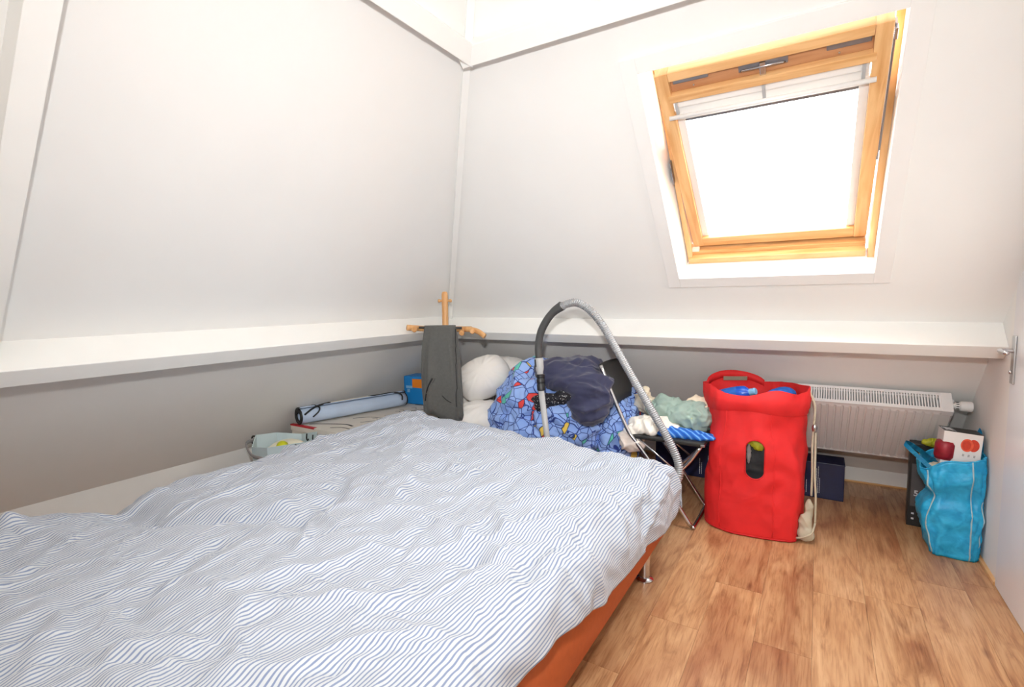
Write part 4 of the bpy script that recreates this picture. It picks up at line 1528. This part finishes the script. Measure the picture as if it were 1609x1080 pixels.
def pillow(name, loc, rot, size, label, seed, mat='pillow', bulge=0.085):
    n = 44
    u = np.linspace(-1, 1, n)
    U, V = np.meshgrid(u, u, indexing='ij')
    prof = np.clip((1 - np.abs(U) ** 2.6) * (1 - np.abs(V) ** 2.6), 0, 1) ** 0.55
    pin = 1 - 0.20 * V ** 2
    pin2 = 1 - 0.20 * U ** 2
    X = U * size[0] / 2 * pin
    Y = V * size[1] / 2 * pin2
    wr = np.zeros_like(U)
    for i in range(n):
        for j in range(n):
            a = math.atan2(V[i, j], U[i, j])
            r = math.hypot(U[i, j], V[i, j])
            wr[i, j] = 0.017 * (0.5 - abs(mnoise.noise(Vector((math.cos(a) * 3.4 + seed, math.sin(a) * 3.4, r * 1.1))) * 2.0)) * min(1, r * 1.2) + 0.010 * mnoise.noise(Vector((U[i, j] * 1.6 + seed, V[i, j] * 1.6, seed)))
    top = bulge * prof + wr * prof
    bot = -bulge * prof + wr[::-1, :] * prof
    bm = bmesh.new()
    Tm = Matrix.Translation(loc) @ rot
    for Zs in (top, bot):
        vs = [[bm.verts.new(Vector((X[i, j], Y[i, j], Zs[i, j]))) for j in range(n)] for i in range(n)]
        for i in range(n - 1):
            for j in range(n - 1):
                bm.faces.new((vs[i][j], vs[i + 1][j], vs[i + 1][j + 1], vs[i][j + 1]))
    bmesh.ops.remove_doubles(bm, verts=bm.verts, dist=0.0006)
    o = from_bm(name, bm, mat, None, True)
    o.matrix_world = Tm
    tag(o, label, 'pillow')
    return o


E3 = lambda x, y, z: Matrix.Rotation(math.radians(z), 4, 'Z') @ Matrix.Rotation(math.radians(y), 4, 'Y') @ Matrix.Rotation(math.radians(x), 4, 'X')
pillow('bed_pillow', (-2.06, 2.99, 0.745), E3(52, -22, 38), (0.40, 0.31, 0.2), 'plump white pillow tilted on top of the pillow pile', 1.0, bulge=0.135)
pillow('bed_pillow', (-2.25, 3.09, 0.56), E3(40, 28, 30), (0.36, 0.32, 0.2), 'white pillow in the middle of the pile, behind the hanging trousers', 3.0, bulge=0.10)
pillow('bed_pillow', (-2.00, 2.89, 0.47), E3(24, 4, 36), (0.42, 0.30, 0.2), 'white pillow low in the pile, just above the striped duvet', 5.0, bulge=0.115)
pillow('bed_pillow', (-1.98, 3.20, 0.72), E3(58, 10, 30), (0.40, 0.34, 0.2), 'white pillow at the back of the pile, half hidden by the mosaic bundle', 7.0, bulge=0.12)
pillow('bed_pillow', (-2.00, 3.03, 0.255), E3(4, 0, 35), (0.42, 0.36, 0.2), 'white pillow near the bottom of the pile behind the bed', 9.0, bulge=0.10)
pillow('bed_pillow', (-2.00, 3.06, 0.085), E3(0, 0, 35), (0.42, 0.36, 0.2), 'white pillow lying on the floor under the pile', 11.0, bulge=0.075)


# ---------------------------------------------------------------- vacuum cleaner with wand and hose
def build_vacuum():
    root = empty('vacuum_cleaner', (-1.05, 2.62, 0))
    tag(root, 'vacuum cleaner with grey wand, dark bent handle and silver hose, standing behind the bed', 'vacuum cleaner')
    ox, oy = -1.05, 2.62
    L = lambda x, y, z: Vector((x - ox, y - oy, z))
    y = 2.58
    # wand
    tube('wand', 'grey_pl', root, [L(-1.27, y, 0.03), L(-1.335, y, 0.50), L(-1.375, y, 0.80)], 0.0175, 18)
    a, b = L(-1.371, y, 0.775), L(-1.385, y, 0.975)
    d = (b - a).normalized()
    q = d.to_track_quat('Z', 'Y').to_matrix().to_4x4()
    Tm = Matrix.Translation(a) @ q
    lathe('wand_clamp', 'black_pl', root, [(0.018, 0.0), (0.024, 0.004), (0.024, 0.036), (0.021, 0.040), (0.021, 0.046), (0.025, 0.050), (0.025, 0.066), (0.022, 0.070), (0.022, 0.076), (0.0255, 0.080), (0.0255, 0.094), (0.019, 0.098)], 24, Tm)
    lathe('wand_coupling', 'grey_pl', root, [(0.018, 0.096), (0.019, 0.108), (0.024, 0.125), (0.0245, 0.185), (0.023, 0.192), (0.018, 0.194)], 24, Tm)
    bm = bmesh.new()
    for s in (-0.011, 0.011):
        bm_box(bm, -0.007 + s, 0.007 + s, -0.0285, -0.018, 0.142, 0.186, 0.003, Tm @ Matrix.Rotation(math.radians(28), 4, 'Z'))
    bm_box(bm, -0.006, 0.006, -0.0275, -0.018, 0.132, 0.150, 0.003, Tm @ Matrix.Rotation(math.radians(28), 4, 'Z'))
    from_bm('release_button', bm, 'black_pl', root)
    hp = catmull([L(-1.386, y, 0.965), L(-1.388, y, 1.03), L(-1.372, y, 1.115), L(-1.33, y, 1.19), L(-1.285, y, 1.238), L(-1.235, y, 1.270)], 8)
    rr = [0.0195 + 0.003 * math.sin(i / len(hp) * 3) + (0.008 * max(0, (i / len(hp) - 0.72) / 0.28)) for i in range(len(hp))]
    tube('handle', 'dark_pl', root, hp, rr, 20)
    # corrugated hose
    hs = catmull([L(-1.245, y, 1.262), L(-1.20, y, 1.281), L(-1.14, y, 1.285), L(-1.07, y + 0.005, 1.245), L(-1.00, y + 0.01, 1.165), L(-0.92, y + 0.02, 1.03), L(-0.82, y + 0.03, 0.86), L(-0.72, y + 0.03, 0.70), L(-0.63, y + 0.03, 0.55), L(-0.585, y + 0.02, 0.44), L(-0.60, y, 0.35), L(-0.70, y, 0.24), L(-0.84, y + 0.02, 0.20)], 60)
    ln = [0.0]
    for p0, p1 in zip(hs[:-1], hs[1:]):
        ln.append(ln[-1] + (p1 - p0).length)
    rr = [0.0205 + 0.0022 * math.sin(l / 0.0105 * 2 * math.pi) for l in ln]
    tube('hose', 'hose', root, hs, rr, 16)
    # canister on the floor
    c = bmesh.new()
    bmesh.ops.create_uvsphere(c, u_segments=28, v_segments=16, radius=1.0, matrix=Matrix.Translation(L(-0.97, 2.62, 0.135)) @ Matrix.Diagonal((0.20, 0.095, 0.115, 1)))
    from_bm('canister', c, 'dark_pl', root, True)
    lathe('hose_socket', 'black_pl', root, [(0.026, -0.03), (0.026, 0.03), (0.02, 0.034)], 18, Matrix.Translation(L(-0.85, 2.60, 0.195)) @ Matrix.Rotation(math.radians(70), 4, 'Y'))
    for s in (-1, 1):
        lathe('wheel', 'black_pl', root, [(0, -0.014), (0.05, -0.014), (0.055, -0.008), (0.055, 0.008), (0.05, 0.014), (0, 0.014)], 24, Matrix.Translation(L(-1.06, 2.62 + s * 0.085, 0.056)) @ Matrix.Rotation(math.pi / 2, 4, 'X'))
    box('floor_nozzle', 'black_pl', root, -1.40 - ox, -1.13 - ox, 2.53 - oy, 2.63 - oy, 0.0, 0.04, 0.012)


build_vacuum()


# ---------------------------------------------------------------- coat stand, trousers
def build_coatstand():
    px, py = -2.25, 2.80
    root = empty('coat_stand', (px, py, 0))
    tag(root, 'light beech coat stand with pegs in the corner of the room', 'coat stand')
    L = lambda x, y, z: Vector((x - px, y - py, z))
    lathe('pole', 'beech', root, [(0.022, 0.0), (0.022, 1.345), (0.020, 1.36), (0.014, 1.368), (0, 1.37)], 20)
    vd = Vector((0.62, -0.78, 0)).normalized()          # towards the middle of the room
    sd = Vector((0.78, 0.62, 0)).normalized()           # along the wall diagonal
    def peg(name, a, b, r=0.011):
        d = (b - a)
        q = d.normalized().to_track_quat('Z', 'Y').to_matrix().to_4x4()
        h = d.length
        lathe(name, 'beech', root, [(r * 0.75, 0.0), (r * 0.75, h - 0.02), (r, h - 0.015), (r * 1.12, h - 0.006), (r * 0.8, h), (0, h + 0.001)], 14, Matrix.Translation(a) @ q)
    zt = 1.305
    for s in (-1, 1):
        peg('peg', Vector((0, 0, zt)), Vector((0, 0, zt)) + sd * s * 0.048 + vd * 0.008)
    # two cross arms at shoulder height
    def arm(name, pts, r):
        tube(name, 'beech', root, catmull([L(*p) for p in pts], 6), r, 14, flat=(1, 0.7))
    arm('cross_arm', [(-2.372, 2.54, 1.128), (-2.33, 2.63, 1.118), (-2.27, 2.74, 1.108), (-2.20, 2.83, 1.105), (-2.11, 2.92, 1.102)], 0.0195)
    arm('cross_arm', [(-2.25, 2.80, 1.095), (-2.13, 2.79, 1.108), (-2.02, 2.78, 1.108), (-1.95, 2.775, 1.095), (-1.895, 2.77, 1.066)], 0.0185)
    peg('peg', L(-2.335, 2.60, 1.122), L(-2.315, 2.545, 1.115), 0.018)
    peg('peg', L(-2.075, 2.78, 1.104), L(-2.055, 2.725, 1.083), 0.017)
    peg('peg', L(-1.995, 2.78, 1.106), L(-1.968, 2.73, 1.098), 0.016)
    # dark trouser bar in front of the pole
    tube('trouser_bar', 'dark_pl', root, [L(-2.305, 2.585, 1.128), L(-2.065, 2.745, 1.120)], 0.008, 10)
    # feet
    for k in range(4):
        a = math.radians(45 + 90 * k)
        e = Vector((math.cos(a), math.sin(a), 0))
        tube('foot', 'beech', root, catmull([e * 0.01 + Vector((0, 0, 0.09)), e * 0.08 + Vector((0, 0, 0.055)), e * 0.17 + Vector((0, 0, 0.016))], 5), 0.015, 10)
    peg('low_peg', Vector((0, 0, 0.50)), Vector((0, 0, 0.50)) + vd * 0.10 + sd * 0.015, 0.015)


build_coatstand()


def build_trousers():
    a = Vector((-2.293, 2.593, 0))
    b = Vector((-2.080, 2.735, 0))
    mid = (a + b) / 2
    ex = (b - a).normalized()
    ey = Vector((ex.y, -ex.x, 0))     # towards the room
    root = empty('trousers', mat=frame3(mid + Vector((0, 0, 0)), ex, ey * -1, Vector((0, 0, 1))))
    tag(root, 'dark grey wool trousers hanging folded over the coat stand bar', 'trousers')
    # local frame: x along the bar, y away from the room, z up
    zt = 1.140
    n, m = 60, 48
    P = np.zeros((m, n, 3))
    for i in range(m):
        k = i / (m - 1)
        z = zt - 0.60 * k
        hw = 0.105 + 0.040 * min(1, k * 1.3) + 0.008 * math.sin(k * 5)
        sh = -0.010 * k + 0.02 * k * k
        th = 0.014 + 0.030 * min(1, k * 1.8)
        for j in range(n):
            t = 2 * math.pi * j / n
            c, s_ = math.cos(t), math.sin(t)
            x = hw * math.copysign(abs(c) ** 0.55, c)
            y = th * math.copysign(abs(s_) ** 0.8, s_)
            q = x / hw
            # hanging folds
            f = 0.011 * math.sin(q * 7.0 + 1.2 + 1.5 * k) + 0.007 * math.sin(q * 15 + 3 * k)
            f *= min(1, k * 2.0)
            # sharp crease down the right leg
            f -= 0.012 * math.exp(-((q - 0.62) / 0.10) ** 2) * min(1, k * 3)
            y += f if s_ < 0 else f * 0.6
            zz = z
            # slanting bottom edge (waist hangs lower on the right)
            zz -= k ** 4 * (0.030 * q + 0.018 * math.sin(q * 3.0 + 0.6))
            P[i, j] = (x + sh, y, zz)
    # close the fold over the bar
    me = grid_mesh('trouser_legs', P, wrap_v=True)
    bm = bmesh.new()
    bm.from_mesh(me)
    bmesh.ops.holes_fill(bm, edges=[e for e in bm.edges if e.is_boundary], sides=0)
    bpy.data.meshes.remove(me)
    from_bm('trouser_legs', bm, 'trouser', root, True)
    def on(q, k, lift=0.003):
        i = min(m - 1, int(k * (m - 1)))
        best = min(range(n // 2, n), key=lambda j: abs(P[i, j, 0] - q * 0.14))
        p = P[i, best]
        return Vector((p[0], p[1] - lift, p[2]))
    tube('pocket_welt', 'lining', root, catmull([on(-0.36, 0.60), on(-0.55, 0.70), on(-0.72, 0.80), on(-0.80, 0.90)], 6), 0.0045, 8)
    tube('pocket_edge', 'trouser', root, catmull([on(-0.32, 0.60, 0.004), on(-0.51, 0.70, 0.004), on(-0.68, 0.80, 0.004)], 6), 0.004, 8)
    tube('back_dart', 'lining', root, catmull([on(0.05, 0.80, 0.001), on(0.35, 0.84, 0.001), on(0.7, 0.88, 0.001)], 6), 0.0022, 6)
    tube('side_crease', 'lining', root, [on(0.74, k, 0.0005) for k in np.linspace(0.06, 0.9, 20)], 0.0028, 6)
    for q in (-0.20, 0.55):
        p = on(q, 0.93, 0.004)
        box('belt_loop', 'trouser', root, p.x - 0.005, p.x + 0.005, p.y - 0.003, p.y + 0.003, p.z - 0.025, p.z + 0.025, 0.001)
    # waistband hanging open at the foot, black lining showing
    W = np.zeros((4, n, 3))
    for i, (dz, f) in enumerate(((0.012, 1.01), (-0.030, 1.01), (-0.030, 0.93), (0.0, 0.9))):
        for j in range(n):
            p = P[m - 1, j]
            W[i, j] = (p[0] * f, p[1] * f * (1.1 if i < 2 else 0.85), p[2] + dz)
    o = put('waistband', grid_mesh('waistband', W, wrap_v=True), 'trouser', root, True)
    box('lining', 'lining', root, -0.03, 0.10, -0.022, 0.016, 0.455, 0.54, 0.008)


build_trousers()


# ---------------------------------------------------------------- things along the left slope
def build_flatbox():
    root = empty('flat_carton', (-2.77, 2.66, 0))
    tag(root, 'large cream cardboard box with black line drawings against the left wall', 'box')
    ox, oy = -2.77, 2.66
    box('carton', 'creamcard', root, -3.04 - ox, -2.50 - ox, 2.10 - oy, 3.22 - oy, 0.0, 0.478, 0.004)
    box('lid', 'creamcard', root, -3.045 - ox, -2.495 - ox, 2.095 - oy, 3.225 - oy, 0.440, 0.482, 0.004)
    box('red_edge', 'redtape', root, -3.047 - ox, -2.80 - ox, 2.0935 - oy, 2.12 - oy, 0.474, 0.4835, 0.001)
    # inked drawing on the lid
    rnd = random.Random(3)
    def stroke(pts, r=0.004):
        tube('ink_stroke', 'ink', root, catmull([Vector((x - ox, y - oy, 0.4822)) for x, y in pts], 6), r, 6, flat=(0.12, 1))
    stroke([(-2.93, 2.16), (-2.83, 2.22), (-2.70, 2.27), (-2.62, 2.26)], 0.009)
    stroke([(-2.72, 2.16), (-2.66, 2.20), (-2.58, 2.20)], 0.006)
    stroke([(-2.80, 2.42), (-2.72, 2.50), (-2.62, 2.52)], 0.005)
    stroke([(-2.66, 2.36), (-2.60, 2.44), (-2.55, 2.47)], 0.005)
    for i in range(9):
        x, y = -2.66 + rnd.uniform(-0.04, 0.09), 2.48 + i * 0.05
        stroke([(x, y), (x + 0.03, y + 0.012), (x + 0.05, y - 0.004)], 0.004)
    stroke([(-2.60, 2.80), (-2.55, 2.84), (-2.53, 2.90)], 0.006)
    stroke([(-2.72, 2.98), (-2.63, 3.00), (-2.55, 3.06)], 0.006)


build_flatbox()


def build_roll():
    A, B = Vector((-2.955, 2.10, 0.545)), Vector((-2.765, 2.90, 0.545))
    ax = (B - A).normalized()
    Lh = (B - A).length
    root = empty('rolled_mat', mat=frame3(A, Vector((ax.y, -ax.x, 0)), Vector((0, 0, 1)), ax) if False else Matrix.Translation(A) @ ax.to_track_quat('Z', 'Y').to_matrix().to_4x4())
    tag(root, 'rolled pale blue foil mat with black edging, lying on the cream box', 'mat')
    # spiral sheet
    n = 90
    turns = 2.2
    prof = []
    for i in range(n):
        k = i / (n - 1)
        a = 2 * math.pi * turns * k + 0.6
        r = 0.028 + 0.028 * k
        prof.append((r * math.cos(a), r * math.sin(a)))
    zs = np.linspace(0, Lh, 12)
    P = np.zeros((len(zs), n, 3))
    for i, z in enumerate(zs):
        for j, (x, y) in enumerate(prof):
            P[i, j] = (x, y, z)
    o = put('sheet', grid_mesh('sheet', P), 'mat', root, True)
    sd = o.modifiers.new('t', 'SOLIDIFY')
    sd.thickness = 0.005
    for z in (0.0, Lh):
        tube('edge_binding', 'black_pl', root, [Vector((x, y, z)) for x, y in prof], 0.0072, 8)
    # which local directions look to the room and up
    Rm = root.matrix_world.to_3x3().inverted()
    up = (Rm @ Vector((0, 0, 1)))
    room = (Rm @ Vector((0.8, -0.55, 0.2)))
    au = math.atan2(up.y, up.x)
    ar = math.atan2(room.y, room.x)
    dlt = (ar - au + math.pi) % (2 * math.pi) - math.pi
    R = 0.060
    def pt(f, z, r=R):
        a = au + dlt * f
        return Vector((r * math.cos(a), r * math.sin(a), z))
    # black cord lines on the outside: free edge along the roll and curved ends
    tube('edge_cord', 'black_pl', root, catmull([pt(0.95, 0.015), pt(0.7, 0.05), pt(0.38, 0.10), pt(0.12, 0.17), pt(0.10, 0.215), pt(-0.25, 0.215)], 8), 0.0062, 8)
    tube('edge_cord', 'black_pl', root, catmull([pt(-0.3, 0.10), pt(0.2, 0.11), pt(0.55, 0.125), pt(0.9, 0.11), pt(1.25, 0.07)], 8), 0.0052, 8)
    tube('edge_cord', 'black_pl', root, catmull([pt(-0.25, 0.53), pt(0.08, 0.545), pt(0.12, 0.60), pt(0.06, 0.70), pt(0.3, 0.755), pt(0.7, 0.775), pt(1.15, 0.77)], 8), 0.0062, 8)
    # silvery strip between
    m2 = 10
    S = np.zeros((m2, 8, 3))
    for i in range(m2):
        for j in range(8):
            S[i, j] = pt(-0.35 + 0.47 * j / 7, 0.22 + 0.31 * i / (m2 - 1), 0.0605)[:]
    o = put('foil_side', grid_mesh('foil_side', S), 'foil', root, True)
    sd = o.modifiers.new('t', 'SOLIDIFY')
    sd.thickness = 0.003


build_roll()


def build_bluebox():
    root = empty('package', mat=Matrix.Translation((-2.67, 3.075, 0.484)) @ Matrix.Rotation(math.radians(6), 4, 'Z'))
    tag(root, 'bright blue cardboard package with orange square, behind the hanging trousers', 'box')
    w, d, h = 0.17, 0.085, 0.225
    box('carton', 'bluebox', root, -w, w, -d, d, 0.0, h, 0.012)
    box('orange_square', 'orange', root, -w + 0.085, -w + 0.175, -d - 0.0008, -d + 0.001, 0.135, 0.205, 0.0)
    box('pale_print', 'bluepale', root, -w + 0.025, -w + 0.085, -d - 0.0008, -d + 0.001, 0.128, 0.148, 0.0)
    box('pale_print', 'bluepale', root, -w + 0.035, -w + 0.060, -d - 0.0008, -d + 0.001, 0.095, 0.122, 0.0)


build_bluebox()


def build_tote():
    root = empty('storage_tote', (-2.76, 1.86, 0))
    tag(root, 'open pale blue folding tote with black clips, between bed and left wall', 'bag')
    n = 8
    outl = []
    for k in range(n):
        a = 2 * math.pi * (k + 0.5) / n
        outl.append((0.20 * math.cos(a) * (1.05 if k % 4 in (0, 3) else 1.0), 0.185 * math.sin(a)))
    H = 0.475
    bm = bmesh.new()
    rows = []
    for z, s in ((0.0, 0.86), (0.25, 0.95), (H, 1.0), (H, 0.975), (0.25, 0.93), (0.012, 0.84)):
        rows.append([bm.verts.new((x * s, y * s, z + (0.02 * math.sin(i * 2.1) if z == H else 0))) for i, (x, y) in enumerate(outl)])
    for a, b in zip(rows[:-1], rows[1:]):
        for i in range(n):
            bm.faces.new((a[i], a[(i + 1) % n], b[(i + 1) % n], b[i]))
    bm.faces.new(rows[0][::-1])
    bm.faces.new(rows[-1])
    from_bm('tote_body', bm, 'tote', root)
    for x, y, s in ((outl[4][0], outl[4][1], 1), (outl[0][0], outl[0][1], -1), (outl[7][0], outl[7][1], -1)):
        e = Vector((x, y, 0)).normalized()
        p = Vector((x, y, H))
        tube('clip', 'black_pl', root, catmull([p + e * 0.004 + Vector((0, 0, 0.01)), p + e * 0.022 + Vector((0, 0, 0.004)), p + e * 0.024 + Vector((0, 0, -0.03)), p + e * 0.006 + Vector((0, 0, -0.05))], 6), 0.006, 8)
    tube('handle_strap', 'greylight', root, catmull([Vector((outl[4][0], outl[4][1], H - 0.01)), Vector((-0.13, -0.17, H - 0.005)), Vector((-0.03, -0.20, H - 0.05)), Vector((0.06, -0.19, H - 0.06))], 8), 0.012, 8, flat=(1, 0.4))
    for xx in (-0.01, 0.05):
        tube('hook', 'black_pl', root, catmull([Vector((xx, 0.158, H - 0.005)), Vector((xx, 0.155, H - 0.035)), Vector((xx + 0.012, 0.152, H - 0.046)), Vector((xx + 0.022, 0.152, H - 0.036))], 6), 0.004, 8)


build_tote()
tag(blob('cloth', 'creamcloth', None, [((-2.76, 1.86, 0.30), (0.15, 0.135, 0.14)), ((-2.78, 1.88, 0.40), (0.14, 0.13, 0.05))], 0.02, [(0.010, (10, 10, 10), True)], 4, 31.0), 'cream cloth filling the pale blue tote', 'cloth')
ball = empty('toy_ball', (-2.705, 1.80, 0.452))
tag(ball, 'small lime yellow ball lying on the cream cloth in the tote', 'ball')
bm = bmesh.new()
bmesh.ops.create_uvsphere(bm, u_segments=24, v_segments=14, radius=0.034)
from_bm('ball_skin', bm, 'lime', ball, True)
bm = bmesh.new()
bm_lathe(bm, [(0.0335, -0.003), (0.0350, -0.002), (0.0350, 0.002), (0.0335, 0.003)], 24, Matrix.Rotation(0.6, 4, 'X'))
from_bm('ball_seam', bm, 'yelgreen', ball, True)
